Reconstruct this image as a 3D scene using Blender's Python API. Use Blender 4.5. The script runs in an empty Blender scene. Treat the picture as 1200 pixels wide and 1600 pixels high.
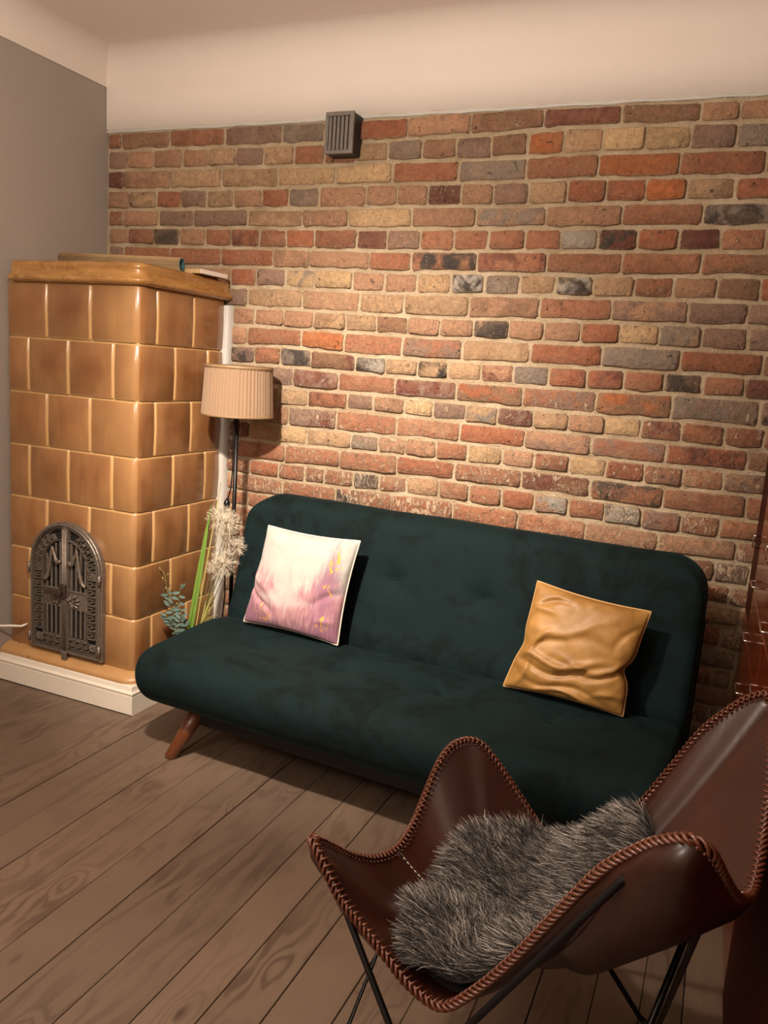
import bpy, bmesh, math, random
from mathutils import Vector, Matrix, noise
PI = math.pi
S = bpy.context.scene
COL = S.collection
RND = random.Random(7)

# ---------------------------------------------------------------- camera
cam_d = bpy.data.cameras.new('camera'); cam = bpy.data.objects.new('camera', cam_d); COL.objects.link(cam)
CAMP = Vector((2.7906, -3.094, 1.4457)); YAW, PITCH, ROLL, FPX = -0.3957, -0.1749, 0.0701, 1260.985
fw = Vector((math.sin(YAW)*math.cos(PITCH), math.cos(YAW)*math.cos(PITCH), math.sin(PITCH)))
rt = fw.cross(Vector((0, 0, 1))).normalized(); up = rt.cross(fw)
r2 = math.cos(ROLL)*rt + math.sin(ROLL)*up; u2 = -math.sin(ROLL)*rt + math.cos(ROLL)*up
cam.matrix_world = Matrix(((r2.x, u2.x, -fw.x, CAMP.x), (r2.y, u2.y, -fw.y, CAMP.y), (r2.z, u2.z, -fw.z, CAMP.z), (0, 0, 0, 1)))
cam_d.sensor_fit = 'HORIZONTAL'; cam_d.sensor_width = 36; cam_d.lens = FPX/1200*36; cam_d.clip_start = .05
S.camera = cam

# ---------------------------------------------------------------- light
w = bpy.data.worlds.new('world'); S.world = w; w.use_nodes = True
w.node_tree.nodes['Background'].inputs[0].default_value = (1, .8, .62, 1)
w.node_tree.nodes['Background'].inputs[1].default_value = 0.03
def light(name, kind, loc, power, col, aim=None, **kw):
    d = bpy.data.lights.new(name, kind); o = bpy.data.objects.new(name, d); COL.objects.link(o)
    o.location = loc; d.energy = power; d.color = col
    if aim is not None:
        o.rotation_euler = (Vector(aim)-Vector(loc)).to_track_quat('-Z', 'Y').to_euler()
    for k, v in kw.items(): setattr(d, k, v)
    return o
LP = (1.60, -2.05, 2.22)
WARM = (1.0, .86, .73)
light('pendant_lamp_beam', 'SPOT', LP, 390, WARM, (1.42, 0, .72), spot_size=math.radians(72), spot_blend=1.0, shadow_soft_size=.035)
light('pendant_lamp_glow', 'POINT', LP, 76, WARM, shadow_soft_size=.06)
light('room_fill_light', 'POINT', (1.3, -3.9, 2.30), 70, (1.0, .88, .78), shadow_soft_size=.22)  # added soft fill behind the camera, lifts the ceiling and frieze
S.view_settings.view_transform = 'Standard'; S.view_settings.look = 'None'
S.view_settings.exposure = 0; S.view_settings.gamma = 1; S.view_settings.use_curve_mapping = False

# ---------------------------------------------------------------- helpers
def lin(c):
    return tuple((x/255/12.92 if x/255 <= .04045 else ((x/255+.055)/1.055)**2.4) for x in c)
def tag(o, label=None, cat=None, group=None, kind=None):
    if label: o['label'] = label
    if cat: o['category'] = cat
    if group: o['group'] = group
    if kind: o['kind'] = kind
    return o
def thing(name, label, cat, loc=(0, 0, 0), rz=0, group=None):
    o = bpy.data.objects.new(name, None); COL.objects.link(o); o.location = loc; o.rotation_euler = (0, 0, rz)
    o.empty_display_size = .05
    return tag(o, label, cat, group)
class MB:
    """collects geometry for one mesh"""
    def __init__(s): s.v = []; s.f = []; s.c = {}; s.sm = []
    def add(s, vs, fs, smooth=False):
        b = len(s.v); s.v += [tuple(v) for v in vs]; s.f += [tuple(i+b for i in f) for f in fs]; s.sm += [smooth]*len(fs); return b
    def box(s, x0, x1, y0, y1, z0, z1, M=None):
        vs = [Vector((x, y, z)) for z in (z0, z1) for y in (y0, y1) for x in (x0, x1)]
        if M is not None: vs = [M @ v for v in vs]
        s.add(vs, [(0, 2, 3, 1), (4, 5, 7, 6), (0, 1, 5, 4), (2, 6, 7, 3), (0, 4, 6, 2), (1, 3, 7, 5)])
    def bbox(s, x0, x1, y0, y1, z0, z1, b=.004, M=None):
        """box with chamfered edges"""
        vs = []; idx = {}
        X = (x0, x1); Y = (y0, y1); Z = (z0, z1)
        for i in (0, 1):
            for j in (0, 1):
                for k in (0, 1):
                    dx = b if i == 0 else -b; dy = b if j == 0 else -b; dz = b if k == 0 else -b
                    for a, p in enumerate(((X[i], Y[j]+dy, Z[k]+dz), (X[i]+dx, Y[j], Z[k]+dz), (X[i]+dx, Y[j]+dy, Z[k]))):
                        idx[i, j, k, a] = len(vs); vs.append(Vector(p) if M is None else M @ Vector(p))
        fs = []
        g = lambda i, j, k, a: idx[i, j, k, a]
        for i in (0, 1): fs.append((g(i,0,0,0), g(i,1,0,0), g(i,1,1,0), g(i,0,1,0)))
        for j in (0, 1): fs.append((g(0,j,0,1), g(1,j,0,1), g(1,j,1,1), g(0,j,1,1)))
        for k in (0, 1): fs.append((g(0,0,k,2), g(1,0,k,2), g(1,1,k,2), g(0,1,k,2)))
        for i in (0, 1):
            for j in (0, 1):
                fs.append((g(i,j,0,0), g(i,j,1,0), g(i,j,1,1), g(i,j,0,1)))
                fs.append((g(i,0,j,0), g(i,1,j,0), g(i,1,j,2), g(i,0,j,2)))
                fs.append((g(0,i,j,1), g(1,i,j,1), g(1,i,j,2), g(0,i,j,2)))
                for k in (0, 1): fs.append((g(i,j,k,0), g(i,j,k,1), g(i,j,k,2)))
        s.add(vs, sorted(set(fs)))
    def tube(s, pts, r, n=8, closed=False, caps=True, smooth=True):
        pts = [Vector(p) for p in pts]; m = len(pts)
        rs = r if isinstance(r, (list, tuple)) else [r]*m
        rings = []; prev = None
        for i, p in enumerate(pts):
            if closed: t = pts[(i+1) % m]-pts[i-1]
            else: t = pts[min(i+1, m-1)]-pts[max(i-1, 0)]
            if t.length < 1e-9: t = Vector((0, 0, 1))
            t.normalize()
            if prev is None:
                a = Vector((0, 0, 1)) if abs(t.z) < .9 else Vector((1, 0, 0)); nn = (a - t*a.dot(t)).normalized()
            else:
                nn = prev - t*prev.dot(t)
                nn = nn.normalized() if nn.length > 1e-6 else t.orthogonal().normalized()
            prev = nn; bb = t.cross(nn)
            rings.append([p + rs[i]*(math.cos(2*PI*k/n)*nn + math.sin(2*PI*k/n)*bb) for k in range(n)])
        vs = [v for R in rings for v in R]; fs = []
        for i in range(m if closed else m-1):
            j = (i+1) % m
            for k in range(n): fs.append((i*n+k, i*n+(k+1) % n, j*n+(k+1) % n, j*n+k))
        if caps and not closed: fs += [tuple(range(n-1, -1, -1)), tuple((m-1)*n+k for k in range(n))]
        s.add(vs, fs, smooth)
    def lathe(s, prof, n=32, c=(0, 0, 0), smooth=True, rf=None):
        vs = []; fs = []; m = len(prof)
        for i, (r, z) in enumerate(prof):
            for k in range(n):
                a = 2*PI*k/n; rr = r*(rf(a, i) if rf else 1)
                vs.append((c[0]+rr*math.cos(a), c[1]+rr*math.sin(a), c[2]+z))
        for i in range(m-1):
            for k in range(n): fs.append((i*n+k, i*n+(k+1) % n, (i+1)*n+(k+1) % n, (i+1)*n+k))
        s.add(vs, fs, smooth)
    def grid(s, P, smooth=True, flip=False):
        h = len(P); ww = len(P[0]); vs = [p for row in P for p in row]; fs = []
        for i in range(h-1):
            for j in range(ww-1):
                f = (i*ww+j, i*ww+j+1, (i+1)*ww+j+1, (i+1)*ww+j); fs.append(f[::-1] if flip else f)
        return s.add(vs, fs, smooth)
    def build(s, name, mat, parent=None, cols=None, recalc=False):
        me = bpy.data.meshes.new(name); me.from_pydata(s.v, [], s.f)
        me.polygons.foreach_set('use_smooth', s.sm)
        if cols:
            for an, data in cols.items():
                at = me.color_attributes.new(an, 'FLOAT_COLOR', 'POINT')
                if callable(data): data = [data(Vector(v)) for v in s.v]
                elif len(data) == 4 and not isinstance(data[0], (tuple, list)): data = [data]*len(s.v)
                at.data.foreach_set('color', [x for c4 in data for x in c4])
        if recalc:
            bm = bmesh.new(); bm.from_mesh(me); bmesh.ops.recalc_face_normals(bm, faces=bm.faces); bm.to_mesh(me); bm.free()
        me.materials.append(mat)
        o = bpy.data.objects.new(name, me); COL.objects.link(o)
        if parent is not None: o.parent = parent
        return o

class NT:
    def __init__(s, name):
        s.m = bpy.data.materials.new(name); s.m.use_nodes = True; s.t = s.m.node_tree; s.b = s.t.nodes['Principled BSDF']
        s.tc = s.t.nodes.new('ShaderNodeTexCoord')
    def n(s, typ, ins=None, **kw):
        nd = s.t.nodes.new('ShaderNode'+typ)
        for k, v in kw.items(): setattr(nd, k, v)
        for k, v in (ins or {}).items(): s.set(nd.inputs[k], v)
        return nd
    def set(s, sock, v):
        if hasattr(v, 'is_linked') or isinstance(v, bpy.types.NodeSocket): s.t.links.new(v, sock)
        elif isinstance(v, bpy.types.Node): s.t.links.new(v.outputs[0], sock)
        else: sock.default_value = v
    def map(s, sc=(1, 1, 1), off=None, rot=(0, 0, 0), src=None):
        nd = s.n('Mapping'); s.set(nd.inputs[0], src if src is not None else s.tc.outputs['Object']); nd.inputs['Scale'].default_value = sc
        nd.inputs['Rotation'].default_value = rot
        if off is not None: s.set(nd.inputs['Location'], off)
        return nd.outputs[0]
    def noise(s, scale, detail=4, rough=.55, vec=None, dist=0):
        nd = s.n('TexNoise', {'Scale': scale, 'Detail': detail, 'Roughness': rough, 'Distortion': dist})
        s.set(nd.inputs['Vector'], vec if vec is not None else s.tc.outputs['Object']); return nd.outputs[0]
    def ramp(s, fac, stops, interp='LINEAR'):
        nd = s.n('ValToRGB'); s.set(nd.inputs[0], fac); cr = nd.color_ramp; cr.interpolation = interp
        while len(cr.elements) < len(stops): cr.elements.new(.5)
        for e, (p, c) in zip(cr.elements, stops):
            e.position = p; e.color = (c, c, c, 1) if isinstance(c, (int, float)) else (*c[:3], 1)
        return nd.outputs[0]
    def mix(s, a, b, f, mode='MIX'):
        nd = s.n('Mix', data_type='RGBA', blend_type=mode)
        s.set(nd.inputs[0], f)
        for i, v in ((6, a), (7, b)):
            s.set(nd.inputs[i], (*v, 1) if isinstance(v, tuple) and len(v) == 3 else v)
        return nd.outputs[2]
    def math(s, op, a, b=0.0, c=None):
        nd = s.n('Math', operation=op); s.set(nd.inputs[0], a); s.set(nd.inputs[1], b)
        if c is not None: s.set(nd.inputs[2], c)
        return nd.outputs[0]
    def attr(s, name):
        return s.n('Attribute', attribute_name=name)
    def bump(s, h, strength=.5, dist=.01, nrm=None):
        nd = s.n('Bump', {'Height': h, 'Strength': strength, 'Distance': dist})
        if nrm is not None: s.set(nd.inputs['Normal'], nrm)
        return nd.outputs[0]
    def out(s, base=None, rough=None, normal=None, **kw):
        if base is not None: s.set(s.b.inputs['Base Color'], (*base, 1) if isinstance(base, tuple) and len(base) == 3 else base)
        if rough is not None: s.set(s.b.inputs['Roughness'], rough)
        if normal is not None: s.set(s.b.inputs['Normal'], normal)
        for k, v in kw.items(): s.set(s.b.inputs[k.replace('_', ' ')], v)
        return s.m

def m_plain(name, c, rough=.5, noise_amt=.0, nscale=20, bump=0, bs=80, **kw):
    t = NT(name); base = lin(c)
    if noise_amt: base = t.mix(tuple(x*(1-noise_amt) for x in base), tuple(min(1, x*(1+noise_amt)) for x in base), t.noise(nscale))
    nm = t.bump(t.noise(bs, 6), bump, .004) if bump else None
    return t.out(base, rough, nm, **kw)

# ---------------------------------------------------------------- materials
M = {}
M['ceiling'] = m_plain('ceiling_paint', (236, 226, 216), .9, .02, 3, .15, 60)
M['cove'] = m_plain('cream_plaster', (230, 219, 208), .85, .025, 4, .2, 40)
M['left'] = m_plain('greige_paint', (160, 150, 141), .85, .03, 3, .15, 120)
M['plain_wall'] = m_plain('room_paint', (200, 188, 172), .9, .02)
M['white'] = m_plain('white_gloss_paint', (226, 216, 200), .35, .05, 14, .08, 40)
M['strip'] = m_plain('old_white_paint', (196, 192, 184), .5, .12, 12, .5, 60)

def m_brick():
    t = NT('old_brick'); bc = t.attr('bc'); b2 = t.attr('bc2'); rn = t.attr('rn')
    sep = t.n('SeparateColor', {0: rn.outputs[0]})
    off = t.n('VectorMath', {0: rn.outputs['Vector'], 1: (31., 17., 23.)}, operation='MULTIPLY').outputs[0]
    v = t.n('VectorMath', {0: t.tc.outputs['Object'], 1: off}, operation='ADD').outputs[0]
    big = t.noise(14, 3, .6, v, .6); mid = t.noise(55, 5, .65, v, .4); fine = t.noise(220, 4, .7, v)
    mask2 = t.ramp(big, [(.42, 0), (.58, 1)])
    base = t.mix(bc.outputs[0], b2.outputs[0], mask2)
    base = t.mix(base, t.mix((.36, .37, .38), (1.90, 1.84, 1.74), mid), .8, 'MULTIPLY')
    base = t.mix(base, t.mix((.45, .44, .42), (1.55, 1.54, 1.52), fine), .75, 'MULTIPLY')
    edg = t.attr('edge').outputs[0]
    em = t.math('MULTIPLY', edg, t.ramp(t.noise(75, 5, .7, v, .6), [(.40, 0), (.60, 1)]))
    base = t.mix(base, lin((198, 172, 140)), t.math('MULTIPLY', em, .75))
    dust = t.ramp(t.noise(10, 4, .65, v, .8), [(.46, 0), (.68, 1)])
    base = t.mix(base, lin((190, 158, 124)), t.math('MULTIPLY', dust, .2))
    # dark pits and burnt spots
    pit = t.ramp(t.noise(38, 6, .7, v, 1.0), [(.30, 1), (.37, 0)])
    base = t.mix(base, (.035, .022, .018), t.math('MULTIPLY', pit, .75))
    # lime residue left on the faces
    vs = t.map((1, 1, .45), src=v)
    sm = t.noise(48, 7, .74, vs, 1.6)
    th = t.math('MULTIPLY_ADD', sep.outputs[1], -.20, .665)
    k = t.math('MULTIPLY', t.math('SUBTRACT', sm, th), 16.0); k.node.use_clamp = True
    base = t.mix(base, lin((222, 196, 165)), t.math('MULTIPLY', k, .72))
    h = t.math('ADD', t.math('MULTIPLY', mid, .8), t.math('ADD', t.math('MULTIPLY', fine, .35), t.math('MULTIPLY', k, .15)))
    h = t.math('SUBTRACT', h, t.math('MULTIPLY', pit, .4))
    return t.out(base, .88, t.bump(h, 1.0, .016))
M['brick'] = m_brick()
def m_mortar():
    t = NT('lime_mortar'); a = t.noise(9, 4); b = t.noise(70, 6, .7); c_ = t.noise(260, 3, .7)
    base = t.mix(lin((200, 176, 142)), lin((230, 210, 178)), t.ramp(a, [(.35, 0), (.65, 1)]))
    base = t.mix(base, t.mix((.62, .58, .54), (1.2, 1.2, 1.2), b), .7, 'MULTIPLY')
    return t.out(base, .95, t.bump(t.math('ADD', b, t.math('MULTIPLY', c_, .4)), 1.0, .016))
M['mortar'] = m_mortar()

def m_glaze():
    t = NT('amber_glaze'); ed = t.attr('edge'); rn = t.attr('rn')
    off = t.n('VectorMath', {0: rn.outputs['Vector'], 1: (9., 7., 5.)}, operation='MULTIPLY').outputs[0]
    v = t.n('VectorMath', {0: t.tc.outputs['Object'], 1: off}, operation='ADD').outputs[0]
    cl = t.noise(5, 3, .5, v); st = t.noise(6, 4, .6, t.map((3, 3, .6), src=v), .5)
    sep = t.n('SeparateColor', {0: rn.outputs[0]})
    base = t.mix(lin((122, 79, 46)), lin((148, 103, 64)), t.ramp(cl, [(.35, 0), (.65, 1)]))
    base = t.mix(base, lin((112, 70, 37)), t.math('MULTIPLY', t.ramp(st, [(.45, 0), (.7, 1)]), .5))
    base = t.mix(base, t.mix((.80, .76, .74), (1.14, 1.13, 1.1), t.math('POWER', sep.outputs[0], .6)), .9, 'MULTIPLY')
    e = t.ramp(ed.outputs[0], [(.0, 0), (1, 1)])
    base = t.mix(base, lin((206, 166, 112)), e)
    nm = t.bump(t.noise(9, 3, .5, v), .25, .01)
    nm = t.bump(t.noise(350, 2), .03, .001, nm)
    return t.out(base, .24, nm, Coat_Weight=.5, Coat_Roughness=.12, Specular_IOR_Level=.5)
M['glaze'] = m_glaze()
def m_cornice():
    t = NT('honey_glaze'); st = t.noise(5, 4, .6, t.map((1, 1, 7)), .4); b = t.noise(30, 4)
    base = t.mix(lin((138, 92, 42)), lin((176, 130, 72)), t.ramp(st, [(.3, 0), (.7, 1)]))
    base = t.mix(base, lin((200, 160, 102)), t.math('MULTIPLY', t.ramp(b, [(.55, 0), (.75, 1)]), .5))
    return t.out(base, .22, t.bump(t.noise(12, 3), .2, .01), Coat_Weight=.7, Coat_Roughness=.08)
M['cornice'] = m_cornice()
def m_ledge():
    t = NT('worn_ledge_glaze'); b = t.noise(16, 5, .6)
    base = t.mix(lin((172, 126, 78)), lin((192, 150, 102)), b)
    chip = t.ramp(t.noise(26, 3, .5), [(.27, 1), (.3, 0)])
    base = t.mix(base, lin((96, 60, 36)), t.math('MULTIPLY', chip, .8))
    return t.out(base, .35, t.bump(b, .2, .006), Coat_Weight=.3)
M['ledge'] = m_ledge()
M['grout'] = m_plain('tile_grout', (214, 180, 132), .8, .1, 30)
def m_iron(name, lo, hi, rough=.45, metal=.75):
    t = NT(name); b = t.noise(60, 6, .65)
    return t.out(t.mix(lin(lo), lin(hi), b), rough, t.bump(t.noise(180, 4), .35, .002), Metallic=metal)
M['iron'] = m_iron('cast_iron', (92, 82, 74), (156, 143, 130), .40, .55)
M['iron_dark'] = m_iron('dark_iron', (52, 42, 38), (92, 74, 64), .5, .5)
M['grille_shadow'] = m_plain('grille_shadow_black', (12, 10, 10), .8)  # near-black colour for the shade behind the door grille
M['vent'] = m_iron('weathered_steel', (92, 86, 82), (140, 132, 124), .45, .4)
M['vent_dark'] = m_plain('vent_side_black', (20, 20, 24), .5)

def m_floor():
    t = NT('oiled_pine_board'); rn = t.attr('rn')
    off = t.n('VectorMath', {0: rn.outputs['Vector'], 1: (13., 37., 5.)}, operation='MULTIPLY').outputs[0]
    v = t.n('VectorMath', {0: t.tc.outputs['Object'], 1: off}, operation='ADD').outputs[0]
    # knots: sparse voronoi cells that bend the grain
    kv = t.map((8.5, 3.6, 1), src=v)
    vo = t.n('TexVoronoi', {'Scale': 1.0, 'Randomness': 1.0}); t.set(vo.inputs['Vector'], kv); d = vo.outputs['Distance']
    vs = t.map((34, 2.3, 1), src=v)
    wob = t.noise(1.6, 3, .55, t.map((5, 1.1, 1), src=v))
    sx = t.n('SeparateXYZ', {0: v}).outputs[0]
    bend = t.math('MULTIPLY', t.ramp(d, [(.05, 1), (.42, 0)], 'EASE'), .55)
    g = t.math('ADD', t.math('MULTIPLY', sx, 30.0), t.math('ADD', t.math('MULTIPLY', wob, 14.0), t.math('MULTIPLY', bend, 8.0)))
    ring = t.math('SINE', t.math('MULTIPLY', g, 2.6))
    gr = t.ramp(t.math('MULTIPLY_ADD', ring, .5, .5), [(.0, 0), (.62, .25), (.93, 1)])
    fine = t.noise(1.0, 5, .6, t.map((260, 7, 1), src=v))
    sepr = t.n('SeparateColor', {0: rn.outputs[0]})
    base = t.mix(lin((102, 84, 70)), lin((127, 106, 88)), t.noise(2.5, 3, .5, v))
    base = t.mix(base, lin((72, 53, 41)), t.math('MULTIPLY', gr, t.ramp(t.noise(2.2, 2, .5, v), [(.42, .05), (.68, .62)])))
    base = t.mix(base, t.mix((.82, .82, .82), (1.14, 1.14, 1.14), fine), .8, 'MULTIPLY')
    knot = t.ramp(d, [(.05, 1), (.085, .45), (.125, 0)])
    sel = t.math('GREATER_THAN', t.n('SeparateColor', {0: vo.outputs['Color']}).outputs[0], .45)
    base = t.mix(base, lin((58, 38, 29)), t.math('MULTIPLY', t.math('MULTIPLY', knot, sel), .75))
    base = t.mix(base, t.mix((.88, .88, .9), (1.1, 1.08, 1.05), sepr.outputs[0]), .8, 'MULTIPLY')
    worn = t.noise(3.3, 5, .65); base = t.mix(base, lin((66, 50, 40)), t.math('MULTIPLY', t.ramp(worn, [(.55, 0), (.72, 1)]), .35))
    h = t.math('ADD', t.math('MULTIPLY', fine, .4), t.math('MULTIPLY', gr, -.5))
    return t.out(base, t.math('MULTIPLY_ADD', fine, .2, .42), t.bump(h, .25, .002))
M['floor'] = m_floor()
M['gap'] = m_plain('dark_gap', (34, 24, 18), .95)

def m_velvet():
    t = NT('bottle_green_velvet'); a = t.noise(5.5, 4, .6, None, .9); b = t.noise(22, 4, .6, None, .5)
    nap = t.math('MULTIPLY', t.ramp(a, [(.46, 0), (.58, 1)]), t.ramp(b, [(.35, .2), (.55, 1)]))
    base = t.mix(lin((8, 27, 28)), lin((2, 15, 16)), nap)
    nm = t.bump(t.noise(9, 4, .6, None, .6), .35, .012); nm = t.bump(t.noise(500, 2), .15, .001, nm)
    return t.out(base, .85, nm, Sheen_Weight=.12, Sheen_Roughness=.35, Sheen_Tint=(*lin((80, 130, 132)), 1), Specular_IOR_Level=.2)
M['velvet'] = m_velvet()
def m_wood(name, a, b, rough=.35, sc=(6, 6, 1), coat=.3):
    t = NT(name); g = t.noise(9, 5, .6, t.map(sc), 1.0)
    return t.out(t.mix(lin(a), lin(b), g), rough, t.bump(g, .1, .002), Coat_Weight=coat, Coat_Roughness=.15)
M['leg'] = m_wood('walnut_stain_leg', (78, 38, 18), (116, 62, 32), .4)
M['mahogany'] = m_wood('polished_mahogany', (82, 28, 10), (132, 52, 18), .2, (2, 2, 9), .25)
M['mahogany'].node_tree.nodes['Principled BSDF'].inputs['Coat Roughness'].default_value = .04
M['mahogany_matt'] = m_wood('satin_dark_mahogany', (44, 14, 8), (74, 24, 10), .55, (2, 2, 9), 0)
M['mahogany_matt'].node_tree.nodes['Principled BSDF'].inputs['Specular IOR Level'].default_value = .12
M['chrome'] = m_plain('chrome', (210, 205, 200), .18, Metallic=1.0)
M['black_steel'] = m_plain('black_powder_steel', (14, 13, 13), .35, Metallic=.3)

def m_leather():
    t = NT('oxblood_leather'); a = t.noise(3.0, 4, .6, None, .5); b = t.noise(160, 4, .6)
    base = t.mix(lin((38, 16, 11)), lin((58, 25, 16)), t.ramp(a, [(.35, 0), (.65, 1)]))
    fl = t.ramp(t.noise(45, 3, .6), [(.72, 0), (.78, 1)])
    base = t.mix(base, lin((150, 98, 72)), t.math('MULTIPLY', fl, .3))
    return t.out(base, t.math('MULTIPLY_ADD', t.noise(12, 3), .2, .26), t.bump(t.math('ADD', t.noise(26, 4), t.math('MULTIPLY', b, .25)), .16, .004), Coat_Weight=.25, Coat_Roughness=.25)
M['leather'] = m_leather()
M['lace'] = m_plain('braided_leather_lace', (92, 46, 27), .33, .35, 60, .2, 200, Coat_Weight=.4)
M['thread'] = m_plain('pale_waxed_thread', (226, 206, 180), .6)
def m_fur():
    t = NT('grey_faux_fur'); a = t.attr('bc')
    return t.out(a.outputs[0], .5, None, Sheen_Weight=.2, Specular_IOR_Level=.35)
M['fur'] = m_fur()
M['fur_base'] = m_plain('fur_backing', (34, 28, 25), .9, .3, 60)
def m_shade():
    t = NT('pleated_taupe_fabric'); n_ = t.noise(120, 3)
    return t.out(t.mix(lin((134, 106, 80)), lin((156, 127, 98)), n_), .8, t.bump(n_, .2, .002), Sheen_Weight=.3)
M['shade'] = m_shade()
M['shade_trim'] = m_plain('satin_trim', (140, 112, 80), .5, .1, 80)

def m_gold():
    t = NT('ochre_velvet'); a = t.noise(7, 4, .6, None, .6)
    base = t.mix(lin((140, 98, 44)), lin((178, 133, 72)), t.ramp(a, [(.35, 0), (.65, 1)]))
    return t.out(base, .5, t.bump(t.noise(300, 2), .1, .001), Sheen_Weight=.35, Sheen_Roughness=.3, Sheen_Tint=(*lin((250, 210, 140)), 1))
M['gold'] = m_gold()
M['gold_pipe'] = m_plain('ochre_piping', (190, 150, 96), .5)
def m_paint_cushion():
    t = NT('painted_print_cotton'); uv = t.n('UVMap').outputs[0]
    sp = t.n('SeparateXYZ', {0: uv}); X, Y = sp.outputs[0], sp.outputs[1]
    def streak(sc, xs, ys, off): return t.noise(sc, 5, .6, t.map((xs, ys, 1), off=off, src=uv), .3)
    s1 = streak(1, 26, 3.2, (0, 0, 0)); s2 = streak(1, 60, 5, (3, 2, 0)); bl = streak(1, 4, 4, (7, 1, 0)); s3 = streak(1, 9, 9, (1, 8, 4))
    base = t.mix(lin((184, 182, 174)), lin((164, 157, 148)), s3)
    # pinkish mauve wash, denser toward the bottom, ragged by vertical streaks
    hgt = t.math('ADD', Y, t.math('MULTIPLY', t.math('SUBTRACT', s1, .5), .8)); hgt = t.math('ADD', hgt, t.math('MULTIPLY', t.math('SUBTRACT', bl, .5), .5))
    hgt = t.math('ADD', hgt, t.ramp(t.math('ABSOLUTE', t.math('SUBTRACT', X, .46)), [(.05, .16), (.26, 0)]))
    m1 = t.ramp(hgt, [(.40, .95), (.60, 0)])
    base = t.mix(base, lin((170, 122, 126)), m1)
    m2 = t.ramp(t.math('ADD', hgt, t.math('MULTIPLY', t.math('SUBTRACT', s2, .5), .5)), [(.14, 1), (.34, 0)])
    base = t.mix(base, lin((130, 84, 104)), t.math('MULTIPLY', m2, .9))
    # darker plum passage on the right side
    rx = t.math('ABSOLUTE', t.math('SUBTRACT', X, .84)); rr = t.math('ADD', t.math('MULTIPLY', rx, 4.6), t.math('MULTIPLY', t.math('ABSOLUTE', t.math('SUBTRACT', Y, .52)), 1.6))
    m3 = t.ramp(t.math('ADD', rr, t.math('MULTIPLY', t.math('SUBTRACT', s2, .5), 1.1)), [(.35, .9), (.85, 0)])
    base = t.mix(base, lin((138, 92, 112)), m3)
    # pale break in the middle-low
    m4 = t.ramp(t.math('ADD', t.math('ABSOLUTE', t.math('SUBTRACT', t.math('ADD', Y, t.math('MULTIPLY', s1, .2)), .42)), t.math('MULTIPLY', t.math('ABSOLUTE', t.math('SUBTRACT', X, .42)), .35)), [(.05, .75), (.13, 0)])
    base = t.mix(base, lin((186, 174, 168)), m4)
    # dark red vertical ticks
    tk = t.math('MULTIPLY', t.ramp(streak(1, 75, 3.0, (5, 5, 0)), [(.66, 0), (.70, 1)]), t.ramp(t.math('ABSOLUTE', t.math('SUBTRACT', Y, .48)), [(.12, 1), (.24, 0)]))
    base = t.mix(base, lin((126, 66, 70)), t.math('MULTIPLY', tk, .8))
    # gold leaf flecks
    gm = t.ramp(t.noise(1, 4, .7, t.map((16, 9, 1), off=(2, 9, 0), src=uv), .8), [(.55, 0), (.58, 1)])
    zone = t.math('MAXIMUM', t.ramp(t.math('ADD', t.math('MULTIPLY', t.math('ABSOLUTE', t.math('SUBTRACT', X, .86)), 1.3), t.math('MULTIPLY', t.math('ABSOLUTE', t.math('SUBTRACT', Y, .64)), .55)), [(.12, 1), (.16, 0)]),
        t.math('MAXIMUM', t.ramp(t.math('ADD', t.math('ABSOLUTE', t.math('SUBTRACT', X, .22)), t.math('ABSOLUTE', t.math('SUBTRACT', Y, .14))), [(.10, 1), (.14, 0)]),
                          t.ramp(t.math('ADD', t.math('ABSOLUTE', t.math('SUBTRACT', X, .86)), t.math('ABSOLUTE', t.math('SUBTRACT', Y, .17))), [(.07, 1), (.10, 0)])))
    base = t.mix(base, lin((214, 160, 44)), t.math('MULTIPLY', gm, zone))
    wv = t.noise(400, 2)
    return t.out(base, .8, t.bump(wv, .1, .001), Sheen_Weight=.15)
M['print'] = m_paint_cushion()
M['print_pipe'] = m_plain('cream_piping', (226, 210, 190), .7)
M['bamboo'] = m_wood('bamboo_slats', (150, 120, 82), (196, 164, 120), .6, (1, 1, 1), .1)
M['teal'] = m_plain('teal_felt', (66, 106, 108), .9, .1, 60)
M['board_edge'] = m_plain('white_board_edge', (236, 228, 218), .5)
M['plastic_black'] = m_plain('black_plastic', (12, 12, 12), .3)
M['cable'] = m_plain('white_cable', (230, 222, 208), .4)
M['grass'] = m_plain('artificial_grass', (108, 138, 56), .4, .2, 30)
M['grass_pale'] = m_plain('dry_grass', (166, 158, 92), .5, .2, 30)
M['euca'] = m_plain('eucalyptus_leaf', (84, 108, 100), .6, .25, 20)
M['stem'] = m_plain('olive_stem', (112, 104, 64), .6, .2, 40)
M['fluff'] = m_plain('seed_fluff', (206, 194, 172), .9, .2, 60)
M['vase'] = m_wood('brown_glazed_pot', (92, 52, 26), (132, 80, 42), .3, (2, 2, 4), .4)

# ================================================================ STRUCTURE
XR, YF, ZC = 3.55, -5.0, 2.75
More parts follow.
